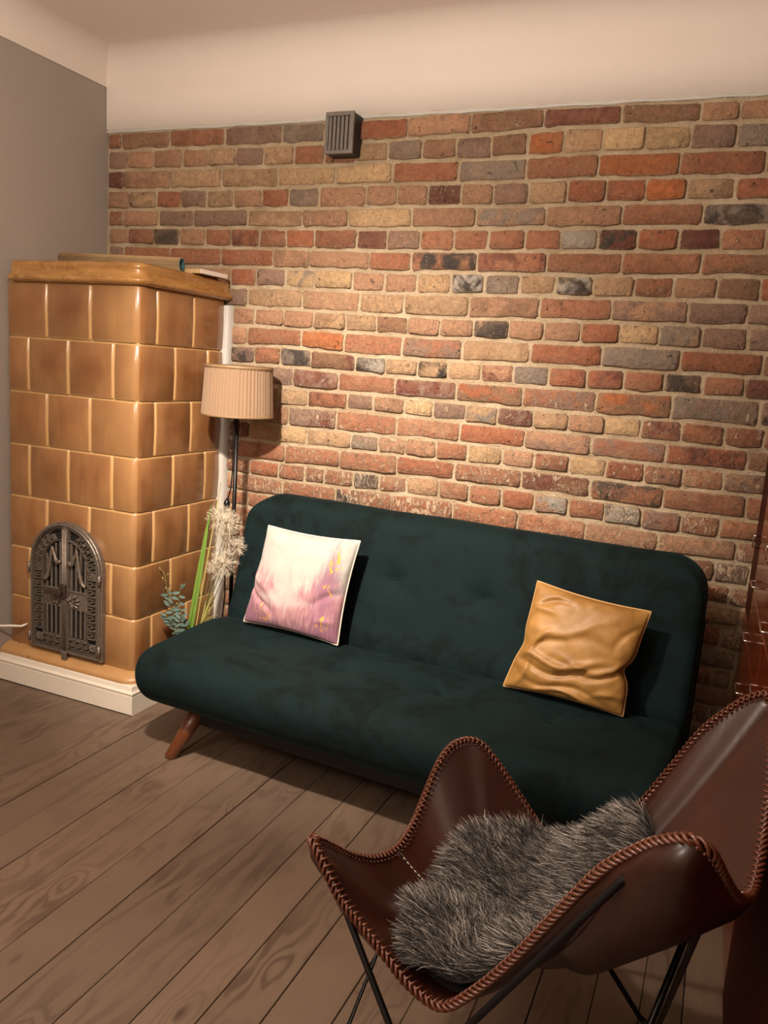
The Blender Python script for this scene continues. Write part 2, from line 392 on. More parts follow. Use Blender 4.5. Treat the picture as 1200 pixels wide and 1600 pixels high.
# floor: a dark bed with every board as its own piece
mb = MB(); mb.box(-.3, XR, YF, .1, -.06, -.022); floor = tag(mb.build('floor', M['gap']), kind='structure')
FX = [-.15, -.02, .11, .24, .37, .56, .70, .828, .958, 1.085, 1.215, 1.34, 1.466, 1.612, 1.757, 1.882, 2.008, 2.148, 2.286, 2.42, 2.54, 2.668, 2.775, 2.868, 2.99, 3.12, 3.25, 3.38, 3.55]
for i in range(len(FX)-1):
    rr = random.Random(i*3+1); g = rr.uniform(.0005, .0015); x0, x1 = FX[i]+g, FX[i+1]-g
    splits = [YF, .0]
    for a, b in zip(splits[:-1], splits[1:]):
        mb = MB(); dz = rr.uniform(-.0012, .0008); n = 14; P = []
        for k in range(n+1):
            y = a+(b-a)*k/n; w1 = rr.uniform(-.0005, .0008); w2 = rr.uniform(-.0008, .0005)
            P.append([(x0+w1, y, -.022), (x0+w1, y, -.0015+dz), (x0+w1+.0014, y, dz), (x1+w2-.0014, y, dz), (x1+w2, y, -.0015+dz), (x1+w2, y, -.022)])
        mb.grid(P, smooth=False)
        c4 = (rr.random(), rr.random(), rr.random(), 1)
        mb.build('floor_board', M['floor'], floor, {'rn': c4})

# walls
def plane_struct(name, vs, mat):
    mb = MB(); mb.add(vs, [(0, 1, 2, 3)]); return tag(mb.build(name, mat), kind='structure')
mb = MB(); mb.box(-.12, 0, YF, .0, -.02, 2.611); tag(mb.build('wall_left', M['left']), kind='structure')
mb = MB(); mb.box(XR, XR+.1, YF, .1, -.02, 2.85); tag(mb.build('wall_right', M['plain_wall']), kind='structure')
mb = MB(); mb.box(-.12, XR+.1, YF-.1, YF, -.02, 2.85); tag(mb.build('wall_front', M['plain_wall']), kind='structure')
# ceiling with rounded coves running into the frieze
R = .115
mb = MB()
mb.add([(R, YF, ZC), (XR, YF, ZC), (XR, -.018-R, ZC), (R, -.018-R, ZC)], [(0, 3, 2, 1)])
tag(mb.build('ceiling', M['ceiling']), kind='structure')
NA = 10
def cove_prof(k):   # from wall (0) to ceiling (NA)
    a = PI/2*k/NA; return R*(1-math.sin(PI/2-a)) , ZC-R+R*math.sin(a)
mb = MB(); P = []
prof = [(0.0, 2.611)] + [cove_prof(k) for k in range(NA+1)]
# left frieze: inset to x=.003 so that the paint edge reads
P = [[(x+.003, y, z) for y in (YF, -2, -1, -.018-x)] for x, z in prof]
mb.grid(P, True, True); tag(mb.build('trim_1', M['cove']), kind='structure')
mb = MB(); nX = 90; P = []
zlow = [2.432+.0035*noise.noise(Vector((i*.31, 0, 3)))+.004*noise.noise(Vector((i*.07, 2, 3))) for i in range(nX+1)]
for j, (yy, zz) in enumerate([(.0, 0), (0, 0)] + [(-d, z) for d, z in prof]):
    row = []
    for i in range(nX+1):
        t_ = i/nX
        x = (.003+max(0, -yy)) if j > 1 else .003
        x = x+(XR-x)*t_
        if j == 0: row.append((x, 0.02, zlow[i]))
        elif j == 1: row.append((x, -.016, zlow[i]))
        elif j == 2: row.append((x, -.018, 2.56))
        else: row.append((x, -.018+yy, zz))
    P.append(row)
mb.grid(P, True, False); tag(mb.build('trim_2', M['cove']), kind='structure')
# thin ragged plaster line between bricks and frieze
mb = MB(); P = []
for j in range(3):
    P.append([(XR*i/nX, (.004, -.012, -.004)[j], zlow[i]-(.0, .004, .014)[j]-.004*abs(noise.noise(Vector((i*.5, j, 9))))) for i in range(nX+1)])
mb.grid(P, True, False); tag(mb.build('trim_3', M['strip']), kind='structure')

# ---- brick wall
BED=[[(0.04,2.425),(0.769,2.426),(1.38,2.421),(1.876,2.428),(2.159,2.423),(2.707,2.416)],[(0.041,2.343),(0.773,2.334),(1.387,2.331),(1.885,2.338),(2.167,2.345),(2.718,2.338)],[(0.042,2.256),(0.777,2.251),(1.186,2.244),(1.393,2.253),(1.894,2.249),(2.177,2.255),(2.73,2.252)],[(0.043,2.169),(0.781,2.163),(1.191,2.166),(1.399,2.168),(1.902,2.164),(2.187,2.17),(2.742,2.165)],[(0.044,2.085),(0.785,2.082),(1.197,2.076),(1.406,2.083),(1.911,2.077),(2.196,2.082),(2.753,2.085)],[(0.046,2.006),(0.789,2.002),(1.202,1.999),(1.412,1.997),(1.918,1.999),(2.205,2.0),(2.764,2.002)],[(0.047,1.928),(0.793,1.919),(1.208,1.915),(1.419,1.911),(1.927,1.916),(2.215,1.916),(2.775,1.921)],[(0.797,1.839),(1.213,1.837),(1.425,1.831),(1.935,1.835),(2.224,1.832),(2.786,1.84)],[(0.75,1.755),(0.974,1.757),(1.367,1.749),(1.652,1.749),(2.127,1.756),(2.488,1.755),(2.751,1.756)],[(0.754,1.672),(0.978,1.67),(1.373,1.663),(1.659,1.661),(2.137,1.669),(2.498,1.671),(2.762,1.673)],[(0.757,1.591),(0.983,1.591),(1.378,1.586),(1.666,1.583),(2.145,1.587),(2.508,1.59),(2.773,1.589)],[(0.761,1.505),(0.987,1.513),(1.385,1.495),(1.673,1.495),(2.154,1.502),(2.518,1.505),(2.784,1.506)],[(0.992,1.428),(1.39,1.42),(1.68,1.42),(2.163,1.42),(2.527,1.428),(2.794,1.43)],[(0.997,1.339),(1.396,1.338),(1.687,1.337),(2.172,1.334),(2.539,1.337),(2.807,1.336)],[(1.001,1.259),(1.402,1.265),(1.693,1.261),(2.18,1.258),(2.549,1.255),(2.817,1.258)],[(0.774,1.175),(1.006,1.173),(1.408,1.172),(1.701,1.177),(2.189,1.176),(2.559,1.173),(2.828,1.176)],[(0.778,1.094),(1.01,1.092),(1.414,1.099),(1.707,1.1),(2.197,1.1),(2.568,1.095),(2.839,1.098)],[(0.782,1.008),(1.015,1.008),(1.42,1.011),(1.714,1.022),(2.206,1.017),(2.579,1.01),(2.851,1.01)],[(0.785,0.939),(1.019,0.931),(1.425,0.937),(1.721,0.94),(2.214,0.936),(2.589,0.927),(2.861,0.932)],[(0.788,0.859),(1.023,0.856),(1.432,0.844),(1.728,0.85),(2.224,0.843),(2.598,0.849),(2.872,0.853)],[(0.792,0.788),(2.883,0.767)],[(2.893,0.691)],[(2.903,0.618)],[(2.915,0.531)],[(2.925,0.453)],[(2.936,0.376)],[(2.945,0.306)]]
ROWS=[
(1,[0.007,0.081,0.349,0.639,0.924,1.122,1.272,1.487,1.742,2.02,2.297,2.559,2.681,2.842],"r b r m g g R p b D b p p"),
(2,[0.008,0.119,0.263,0.421,0.56,0.701,0.839,0.984,1.128,1.269,1.409,1.555,1.694,1.83,1.969,2.103,2.242,2.385,2.537,2.682,2.806],"m p p p t m t r r t g p m b O t y y m g"),
(3,[0.009,0.1,0.361,0.63,0.912,1.183,1.435,1.709,1.973,2.234,2.51,2.781,2.885],"D p t t y y R g r O R r"),
(4,[0.01,0.129,0.284,0.419,0.556,0.696,0.839,0.969,1.111,1.326,1.46,1.592,1.727,1.854,1.992,2.134,2.27,2.408,2.544,2.699,2.835],"p t R m t p R g p p p D p m t R R O t R"),
(5,[0.011,0.097,0.298,0.488,0.768,1.04,1.252,1.529,1.796,2.062,2.337,2.608,2.86],"r p m m t p y p p/g p r g/k"),
(6,[0.012,0.127,0.275,0.417,0.554,0.692,0.833,0.964,1.102,1.296,1.432,1.572,1.713,1.852,1.993,2.128,2.262,2.399,2.537,2.675,2.815,2.938],"p r k p r R/D r R r D m r r r r W k/D R D r r"),
(7,[0.013,0.104,0.37,0.64,0.906,1.084,1.358,1.541,1.813,2.084,2.355,2.622,2.892],"m r r R p p R k/r D/r r r b/r"),
(8,[0.486,0.692,0.825,0.973,1.113,1.289,1.431,1.574,1.715,1.85,1.99,2.126,2.263,2.407,2.543,2.684,2.82,2.942],"p R m g/y y p p y W/k g t W/k t r p b R"),
(9,[0.558,0.785,1.056,1.325,1.525,1.796,2.073,2.338,2.6,2.791,2.934],"m t p/t t t p r p/m m m"),
(10,[0.629,0.697,0.826,0.971,1.118,1.267,1.409,1.547,1.684,1.824,1.964,2.099,2.236,2.375,2.513,2.655,2.804,2.946],"r p p p t/b t b p p k/t p p R y g/t m m"),
(11,[0.704,0.792,1.064,1.264,1.53,1.784,2.056,2.323,2.595,2.863,2.996],"p r O r m/r t R g R b"),
(12,[0.707,0.834,0.967,1.115,1.323,1.464,1.601,1.731,1.87,1.999,2.134,2.276,2.409,2.55,2.68,2.816,2.949],"k/m r g/k b/D W/k t t/k t D/p g D/R D/R r k r D"),
(13,[0.711,0.842,1.032,1.251,1.509,1.775,2.043,2.319,2.586,2.877,3.019],"r m D/m r m/D R/b m/r O/b m/g m"),
(14,[0.715,0.822,0.967,1.11,1.295,1.418,1.559,1.683,1.82,1.95,2.091,2.226,2.36,2.491,2.632,2.773,2.901,3.031],"r t t D/r m p y m g/t m/D t p y r/D r/D r r"),
(15,[0.718,0.806,1.019,1.251,1.528,1.803,2.064,2.321,2.589,2.858,2.974],"r p D/m r r/p R m/p r/m R/D b"),
(16,[0.711,0.82,0.975,1.113,1.326,1.451,1.576,1.709,1.843,1.985,2.11,2.246,2.384,2.52,2.654,2.792,2.935,3.034],"D t y t m/g p p r y p r y R r/m r/p m/p r"),
(17,[0.708,0.763,1.009,1.277,1.541,1.793,2.068,2.334,2.599,2.874,3.006],"D r r r R r D/b r/k r r"),
(18,[0.704,0.834,0.978,1.113,1.209,1.346,1.468,1.593,1.733,1.862,1.998,2.129,2.261,2.397,2.531,2.667,2.801,2.938],"r R r r r k/g r/p t/p r/p r R W/p r k/W m/r r r"),
(19,[0.707,0.763,1.005,1.267,1.528,1.799,2.071,2.335,2.6,2.866,3.048],"t/p r r r/k R r p/r p p r"),
(20,[0.711,0.825,0.969,1.1,1.243,1.382,1.516,1.646,1.787,1.897,2.016,2.133,2.276,2.404,2.534,2.681,2.803,2.919,3.039],"r r p r r t r t r t t r r D y r m r"),
(21,[0.714,0.974,1.232,1.507,1.766,2.011,2.242,2.461,2.691,2.864,3.051],"r r r r r R p r R r"),
(22,[0.703,0.842,1.011,1.174,1.362,1.513,1.66,1.801,1.938,2.071,2.225,2.374,2.518,2.656,2.773,2.911,3.041],"r t r r p r r m r r r t r m t r"),
(23,[0.707,0.948,1.211,1.489,1.78,2.053,2.284,2.527,2.723,2.857,2.94,3.072],"r m r r r p r r r m r"),
(24,[0.703,0.85,1.02,1.216,1.404,1.585,1.759,1.926,2.087,2.243,2.417,2.584,2.767,2.916,3.063],"r t r r p r r m r r r r g r"),
(25,[0.706,0.99,1.284,1.561,1.85,2.121,2.376,2.593,2.732,2.848,2.913,3.074],"r m r r r p r r r m r"),
(26,[0.709,0.857,1.028,1.225,1.415,1.597,1.772,1.94,2.102,2.259,2.434,2.602,2.775,2.972,3.084],"r t r r p r r m r r r r b r"),
(27,[0.71,0.996,1.292,1.57,1.86,2.132,2.388,2.606,2.745,2.857,2.95,3.094],"r m r r r p r r r m r")]

PAL = {'R': (156, 97, 70), 'O': (168, 102, 62), 'r': (156, 106, 80), 'p': (170, 131, 104), 't': (176, 146, 114), 'y': (192, 162, 124),
       'm': (138, 112, 98), 'g': (138, 125, 113), 'k': (70, 62, 57), 'D': (114, 70, 58), 'b': (136, 104, 80), 'W': (168, 160, 150)}
def bedz(j, x):
    B = BED[j] if j < len(BED) else [(0, BED[-1][0][1]-.079*(j-len(BED)+1))]
    if j >= len(BED): return BED[-1][0][1]-.0785*(j-len(BED)+1)
    if x <= B[0][0]: return B[0][1]
    for (a, za), (b, zb) in zip(B[:-1], B[1:]):
        if x <= b: return za+(zb-za)*(x-a)/(b-a)
    return B[-1][1]
def mortar_d(x, z):
    return .0045*noise.noise(Vector((x*9, 0, z*14)))+.0035*noise.noise(Vector((x*30, 5, z*38)))+.002*noise.noise(Vector((x*70, 5, z*80)))
mb = MB(); NX, NZ = 300, 210; P = []
for j in range(NZ+1):
    z = -.02+(2.45+.02)*j/NZ
    P.append([(XR*i/NX, mortar_d(XR*i/NX, z), z) for i in range(NX+1)])
mb.grid(P, True, False); wall_back = tag(mb.build('wall_back', M['mortar']), kind='structure')
mb = MB(); mb.box(-.12, XR+.1, .02, .12, -.02, 2.85)
tag(mb.build('brick_backing', M['mortar'], wall_back))

def brick_geo(x0, x1, zf0, zf1, rr, mb):
    """rough rounded brick: zf0/zf1 give bottom/top height at x"""
    L = x1-x0; nx = 4 if L < .16 else 7; nz = 4
    e = .007
    us = [0, e/L] + [i/(nx-2) for i in range(1, nx-2)] + [1-e/L, 1]
    vs_ = [0, .10, .5, .90, 1]
    D = rr.uniform(.007, .016); tx = rr.uniform(-.0025, .0025); tz = rr.uniform(-.003, .003); P = []
    seed = rr.uniform(0, 100); ed = []
    ch = {(a, b): rr.uniform(0, .008) if rr.random() < .65 else rr.uniform(.006, .016) for a in (0, 1) for b in (0, 1)}
    low = []
    for j, v in enumerate(vs_):
        row = []
        for i, u in enumerate(us):
            x = x0+L*u; za, zb = zf0(x), zf1(x)
            z = za+(zb-za)*v
            bx = 1 if i in (0, len(us)-1) else 0; bz = 1 if j in (0, len(vs_)-1) else 0
            nzv = noise.noise(Vector((x*38+seed, v*3, seed))); nzw = noise.noise(Vector((x*22+seed, 7+v*3, seed)))
            if bz:
                amp = .006 if j == 0 else .0034
                z += amp*nzv*1.4 + (.002 if j == 0 else -.001)
            if bx: x += .0045*nzw
            if bx and bz:
                c_ = ch[(0 if i == 0 else 1, 0 if j == 0 else 1)]
                x += c_ if i == 0 else -c_; z += .6*c_ if j == 0 else -.6*c_
            d = D+tx*(u-.5)*2+tz*(v-.5)*2+.0022*noise.noise(Vector((x*30, seed, z*40)))
            if bx or bz: d -= .0045
            row.append((x, -d, z)); ed.append((1, 1, 1, 1) if bx or bz else (0, 0, 0, 1))
        P.append(row)
    b = mb.grid(P, True, False)
    h, w_ = len(P), len(P[0])
    ring = [j_ for j_ in range(w_)] + [i*w_+w_-1 for i in range(1, h)] + [(h-1)*w_+j_ for j_ in range(w_-2, -1, -1)] + [i*w_ for i in range(h-2, 0, -1)]
    rv = [mb.v[b+k] for k in ring]
    back = [(p[0], .012, p[2]) for p in rv]; n = len(ring)
    bb = len(mb.v); mb.v += back
    for k in range(n):
        k2 = (k+1) % n
        mb.f.append((b+ring[k2], b+ring[k], bb+k, bb+k2)); mb.sm.append(True)
    return ed+[(1, 1, 1, 1)]*n
stuff = MB(); scol = []; scol2 = []; srn = []; sed = []
count = 0
VENT = (1.15, 1.31)
for r, X, cs in ROWS + [(28, [.3, .55, .80, 1.05, 1.3, 1.55, 1.8, 2.05, 2.3, 2.55, 2.8, 3.05], 'r r p r r r m r r p r'), (29, [.3, .42, .55, .68, .80, .93, 1.05, 1.17, 1.3, 1.42, 1.55, 1.68, 1.8, 1.93, 2.05, 2.17, 2.3, 2.42, 2.55, 2.67, 2.8, 2.93, 3.05], 'r m r p r r r m r r p r r p r r m r r r p r')]:
    codes = cs.split(); X = list(X)
    # carry each row on behind the stove and the wall unit
    n0 = len(codes)
    st = .27 if r % 2 == 1 else .135
    extraL = []; x = X[0]
    while x > .02 + .05: extraL.append((max(.004, x-st), x)); x -= st
    extraR = []; x = X[-1]
    while x < XR-.1: extraR.append((x, min(XR, x+st))); x += st
    cells = [(X[i], X[i+1], codes[i], True) for i in range(n0)] + [(a, b, RND.choice('rrpm'), False) for a, b in extraL+extraR]
    for i, (a, b, c_, real) in enumerate(cells):
        rr = random.Random(int(r*1000+a*997))
        if b-a < .015: continue
        if b-a > .33 and r >= 20: pass
        hw = .0055+rr.uniform(-.0015, .0015)
        hb = .0068
        c1 = PAL[c_.split('/')[0]]; c2 = PAL[c_.split('/')[-1]]
        j1 = rr.uniform(.90, 1.10)
        if '/' not in c_: k_ = rr.uniform(.84, 1.08); w_ = rr.uniform(0, .35); c2 = tuple(x_*k_*(1-w_)+y_*w_ for x_, y_ in zip(c1, (168, 126, 98)))
        c1l = (*[min(1, x_*j1) for x_ in lin(c1)], 1); c2l = (*[min(1, max(0, x_*j1)) for x_ in lin(c2)], 1)
        lowness = min(1, max(0, (1.5-bedz(r, a))/.8))
        warm = c_[0] in 'rRpDmkO'
        res = rr.uniform(.0, .55)+(.55*lowness if warm else .15*lowness)
        rn4 = (rr.random(), min(1, res), rr.random(), 1)
        zf0 = lambda x, r=r: bedz(r, x)+hb; zf1 = lambda x, r=r: bedz(r-1, x)-hb - (.006 if r == 1 else 0)
        vis = real and (r <= 20 or (a > 2.60 and r <= 26) or (b < .86 and r < 21 and a > .72))
        if r == 20 and not (a > 2.35 or b < 1.1): vis = real and 1.35 < a < 2.4
        if real and b < .62 and r == 8: vis = False
        if vis and count < 300:
            mb = MB(); ed = brick_geo(a+hw, b-hw, zf0, zf1, rr, mb)
            mb.build('brick', M['brick'], wall_back, {'bc': c1l, 'bc2': c2l, 'rn': rn4, 'edge': ed}); count += 1
        else:
            k0 = len(stuff.v); sed += brick_geo(a+hw, b-hw, zf0, zf1, rr, stuff); k = len(stuff.v)-k0
            scol += [c1l]*k; scol2 += [c2l]*k; srn += [rn4]*k
tag(stuff.build('brickwork', M['brick'], wall_back, {'bc': scol, 'bc2': scol2, 'rn': srn, 'edge': sed}), kind='stuff')
print('named bricks', count)

# white painted flue strip between the stove and the bricks
mb = MB()
P = []
for k in range(40):
    z = 1.672*k/39; wv = .004*noise.noise(Vector((0, 3, z*9)))
    e_ = .712+wv+.0*z
    P.append([(.60, -.001, z), (.60, -.045, z), (e_-.028, -.047, z), (e_-.020, -.034, z), (e_-.012, -.045, z), (e_-.002, -.040, z), (e_+.004, -.020, z), (e_+.006, .0, z)])
mb.grid(P, True, True); top = P[-1]; mb.add(top, [tuple(range(len(top)))])
tag(mb.build('trim_4', M['strip']), kind='structure')

# ================================================================ TILED STOVE
SX0, SX1, SYF, SYB, SZ0, TH = .012, .690, -.590, -.03, .1556, .22
stove = thing('tiled_stove', 'tall amber-glazed tiled stove in the corner with an arched iron door', 'stove', (0, 0, 0))
CR = .034   # corner radius
def stove_path(s, off=0.0):
    """s runs along the front (left to right), round the corner, then back along the right side. off = outward"""
    L1 = SX1-CR-SX0; La = PI/2*CR
    if s < L1: return SX0+s, SYF-off
    if s < L1+La:
        a = (s-L1)/CR; return SX1-CR+(CR+off)*math.sin(a), SYF+CR-(CR+off)*math.cos(a)
    return SX1+off, SYF+CR+(s-L1-La)
L1 = SX1-CR-SX0; La = PI/2*CR
sF = lambda x: x-SX0
sR = lambda y: L1+La+(y-(SYF+CR))
mb = MB(); mb.box(SX0+.002, SX1-.012, SYF+.012, SYB, 0, 1.697); mb.build('stove_core', M['grout'], stove)
def wrap_piece(s0, s1, rows, name, mat, parent=stove, extra=None, cols=None, ends=True):
    """rows: list of (off, z) from bottom to top"""
    ss = []
    def rng(a, b, st):
        n = max(1, int((b-a)/st+.5)); return [a+(b-a)*i/n for i in range(n+1)]
    cand = [s0, s0+.003, s0+.010]+[x for x in ([L1+La*i/8 for i in range(9)]) if s0+.012 < x < s1-.012]+[s1-.010, s1-.003, s1]
    if s1-s0 > .12 and len(cand) < 8: cand += [s0+(s1-s0)*.33, s0+(s1-s0)*.66]
    cand = sorted(cand)
    P = []; E_ = []
    for j, (off, z) in enumerate(rows):
        row = []
        for s in cand:
            de = min(s-s0, s1-s); o2 = off
            if extra: o2 = off + extra(de)
            x, y = stove_path(s, o2); row.append((x, y, z))
            E_.append((de, j))
        P.append(row)
    mb = MB(); mb.grid(P, True, False)
    return mb, P, cand
random.seed(5)
def tile(s0, s1, row):
    g = .0014; s0 += g; s1 -= g; z1 = SZ0+TH*(7-row)-g; z0 = z1-TH+2*g
    rr = random.Random(int(row*91+s0*733)); jd = rr.uniform(-.0012, .0012); pil = .0025
    zs = [(0, -.009), (.0015, -.003), (.008, 0), (TH*.5, .5), (TH-2*g-.008, 0), (TH-2*g-.0015, -.003), (TH-2*g, -.009)]
    rows = [((0 if o == .5 else o)+jd+(pil if o == .5 else 0), z0+z) for z, o in zs]
    def extra(de): return -.009 if de < .0005 else (-.003 if de < .004 else 0)
    mb, P, cand = wrap_piece(s0, s1, rows, 'tile', None, extra=extra)
    ed = []
    for j in range(len(rows)):
        dz = min(rows[j][1]-z0, z1-rows[j][1])
        for s in cand:
            d = min(dz, s-s0, s1-s); e = 1 if d < .001 else (.8 if d < .0045 else (.12 if d < .011 else 0))
            # highlight painted as a paler tone along the rounded corner
            if L1-.004 < s < L1+La*.55: e = max(e, .30)
            ed.append((e, e, e, 1))
    return mb.build('tile', M['glaze'], stove, {'edge': ed, 'rn': (rr.random(), rr.random(), rr.random(), 1)})
odd = [sF(.012), sF(.226), sF(.452), sR(-.487), sR(-.255), sR(-.034)]
even = [sF(.012), sF(.128), sF(.340), sF(.566), sR(-.370), sR(-.148), sR(-.034)]
for row in range(7):
    L = odd if row % 2 == 0 else even
    for a, b in zip(L[:-1], L[1:]):
        tile(a, b, row)
# cornice in three glazed lengths
CP = [(-.01, 1.692), (.016, 1.693), (.027, 1.699), (.031, 1.707), (.028, 1.715), (.018, 1.720), (.013, 1.727), (.010, 1.742), (.008, 1.752), (.011, 1.757), (.009, 1.766), (.003, 1.773), (-.010, 1.778), (-.05, 1.779)]
for a, b in ((sF(.050), sF(.342)), (sF(.3445), sR(-.482)), (sR(-.4795), sR(-.024))):
    mb, P, cand = wrap_piece(a, b, [(o-.0, z) for o, z in CP], 'cornice', None)
    for col in (0, -1):   # end caps
        pts = [P[i][col] for i in range(len(P))]; cx, cy = stove_path(a if col == 0 else b, -.05)
        pts = pts+[(cx, cy, 1.692)]; mb.add(pts, [tuple(range(len(pts)))])
    mb.build('cornice', M['cornice'], stove)
mb = MB(); mb.box(.054, SX1-.03, SYF+.03, SYB, 1.69, 1.776); mb.build('stove_top', M['grout'], stove)
# glazed ledge under the tiles, then the white skirting board
mb, P, cand = wrap_piece(-.011, sR(-.03), [(.045, .118), (.047, .128), (.042, .138), (.026, .147), (.012, .156), (-.02, .160)], 'ledge', None)
mb.build('ledge', M['ledge'], stove)
SKX, SKY = .733, -.650
def sk_rows(prof, name, mat):
    mb = MB(); P = []
    for o, z in prof:
        P.append([(.002, SKY-o, z), (.3, SKY-o, z), (SKX+o, SKY-o, z), (SKX+o, -.35, z), (SKX+o, -.026, z)])
    mb.grid(P, False, False); return mb.build(name, mat, stove)
sk_rows([(0, 0.0), (0, .078), (-.001, .082), (-.006, .084), (-.1, .084)], 'skirting_board', M['white'])
sk_rows([(-.005, .084), (.001, .0865), (.002, .0915), (-.002, .096), (-.007, .099), (-.009, .108), (-.011, .116), (-.018, .119), (-.1, .119)], 'skirting_moulding', M['white'])
mb = MB()
mb.add([(.002, SKY-.0015, .0), (SKX, SKY-.0015, .0), (SKX, SKY-.0015, .004), (.002, SKY-.0015, .004)], [(0, 1, 2, 3)])
mb.build('floor_gap_line', M['gap'], stove)

# ---- fire door: local plane coordinates (a = across, z = up), depth towards the room
DX0, DX1, DZ0, DZ1 = .150, .540, .172, .738
dcx = (DX0+DX1)/2; dw = (DX1-DX0)/2; zs_ = DZ1-dw   # spring line of the arch
YD = SYF-.010
def arch(inset, n=26, z0=None):
    """closed outline of the arched panel, inset from the outer edge"""
    w_ = dw-inset; zb = DZ0+inset if z0 is None else z0
    pts = [(dcx-w_, zb), (dcx-w_, zs_)]
    pts += [(dcx-w_*math.cos(PI*k/n), zs_+w_*math.sin(PI*k/n)) for k in range(1, n)]
    pts += [(dcx+w_, zs_), (dcx+w_, zb)]
    return pts
def D3(p, d): return (p[0], YD-d, p[1])
def arch_ring(i0, i1, d0, d1, mb, lip=.002):
    A = arch(i0); B = arch(i1); n = len(A)
    A2 = arch(i0+lip); B2 = arch(i1-lip)
    loops = [[D3(p, d0) for p in A], [D3(p, d1-lip) for p in A], [D3(p, d1) for p in A2], [D3(p, d1) for p in B2], [D3(p, d1-lip) for p in B], [D3(p, d0) for p in B]]
    vs = [v for l in loops for v in l]; fs = []
    for k in range(len(loops)-1):
        for i in range(n):
            j = (i+1) % n; fs.append((k*n+i, (k+1)*n+i, (k+1)*n+j, k*n+j))
    mb.add(vs, fs)
mb = MB(); arch_ring(0, .010, -.012, .012, mb); arch_ring(.008, .016, -.012, .020, mb)
for k in range(64):      # beaded outer edge
    A = arch(.005, 60); i = int(k*len(A)/64); p = A[i]
    mb.bbox(p[0]-.0025, p[0]+.0025, YD-.015, YD-.010, p[1]-.0025, p[1]+.0025, .001)
fire_door = mb.build('fire_door', M['iron'], stove)
fire_door['label'] = 'arched cast-iron double door with pierced greek key border'
mb = MB(); A = arch(.02); mb.add([D3(p, .0) for p in A], [tuple(range(len(A)-1, -1, -1))]); mb.build('grille_shadow_sheet', M['grille_shadow'], fire_door)  # flat black sheet stands in for the shade behind the pierced door
# leaf frames (left and right)
def relief(path, wd, d0, d1, mb):
    """raised square strip along a path of (a,z)"""
    for (a0, b0), (a1, b1) in zip(path[:-1], path[1:]):
        L = math.hypot(a1-a0, b1-b0)
        if L < 1e-5: continue
        ux, uz = (a1-a0)/L, (b1-b0)/L; nx_, nz_ = -uz, ux; h = wd/2
        p = [(a0-ux*h*.6+nx_*s*h, b0-uz*h*.6+nz_*s*h) for s in (1, -1)]+[(a1+ux*h*.6+nx_*s*h, b1+uz*h*.6+nz_*s*h) for s in (-1, 1)]
        q = [(a0-ux*h*.3+nx_*s*h*.55, b0-uz*h*.3+nz_*s*h*.55) for s in (1, -1)]+[(a1+ux*h*.3+nx_*s*h*.55, b1+uz*h*.3+nz_*s*h*.55) for s in (-1, 1)]
        vs = [D3(v, d0) for v in p]+[D3(v, d1) for v in q]
        mb.add(vs, [(4, 5, 6, 7), (0, 1, 5, 4), (1, 2, 6, 5), (2, 3, 7, 6), (3, 0, 4, 7)])
def arch_point(inset, s):
    """point at arc length s along the arch, starting bottom-left going up and over; returns point and normal pointing inward"""
    w_ = dw-inset; h = zs_-(DZ0+inset); La_ = PI*w_
    if s < h: return (dcx-w_, DZ0+inset+s), (1, 0)
    if s < h+La_:
        a = (s-h)/w_; return (dcx-w_*math.cos(a), zs_+w_*math.sin(a)), (math.cos(a), -math.sin(a))
    return (dcx+w_, zs_-(s-h-La_)), (-1, 0)
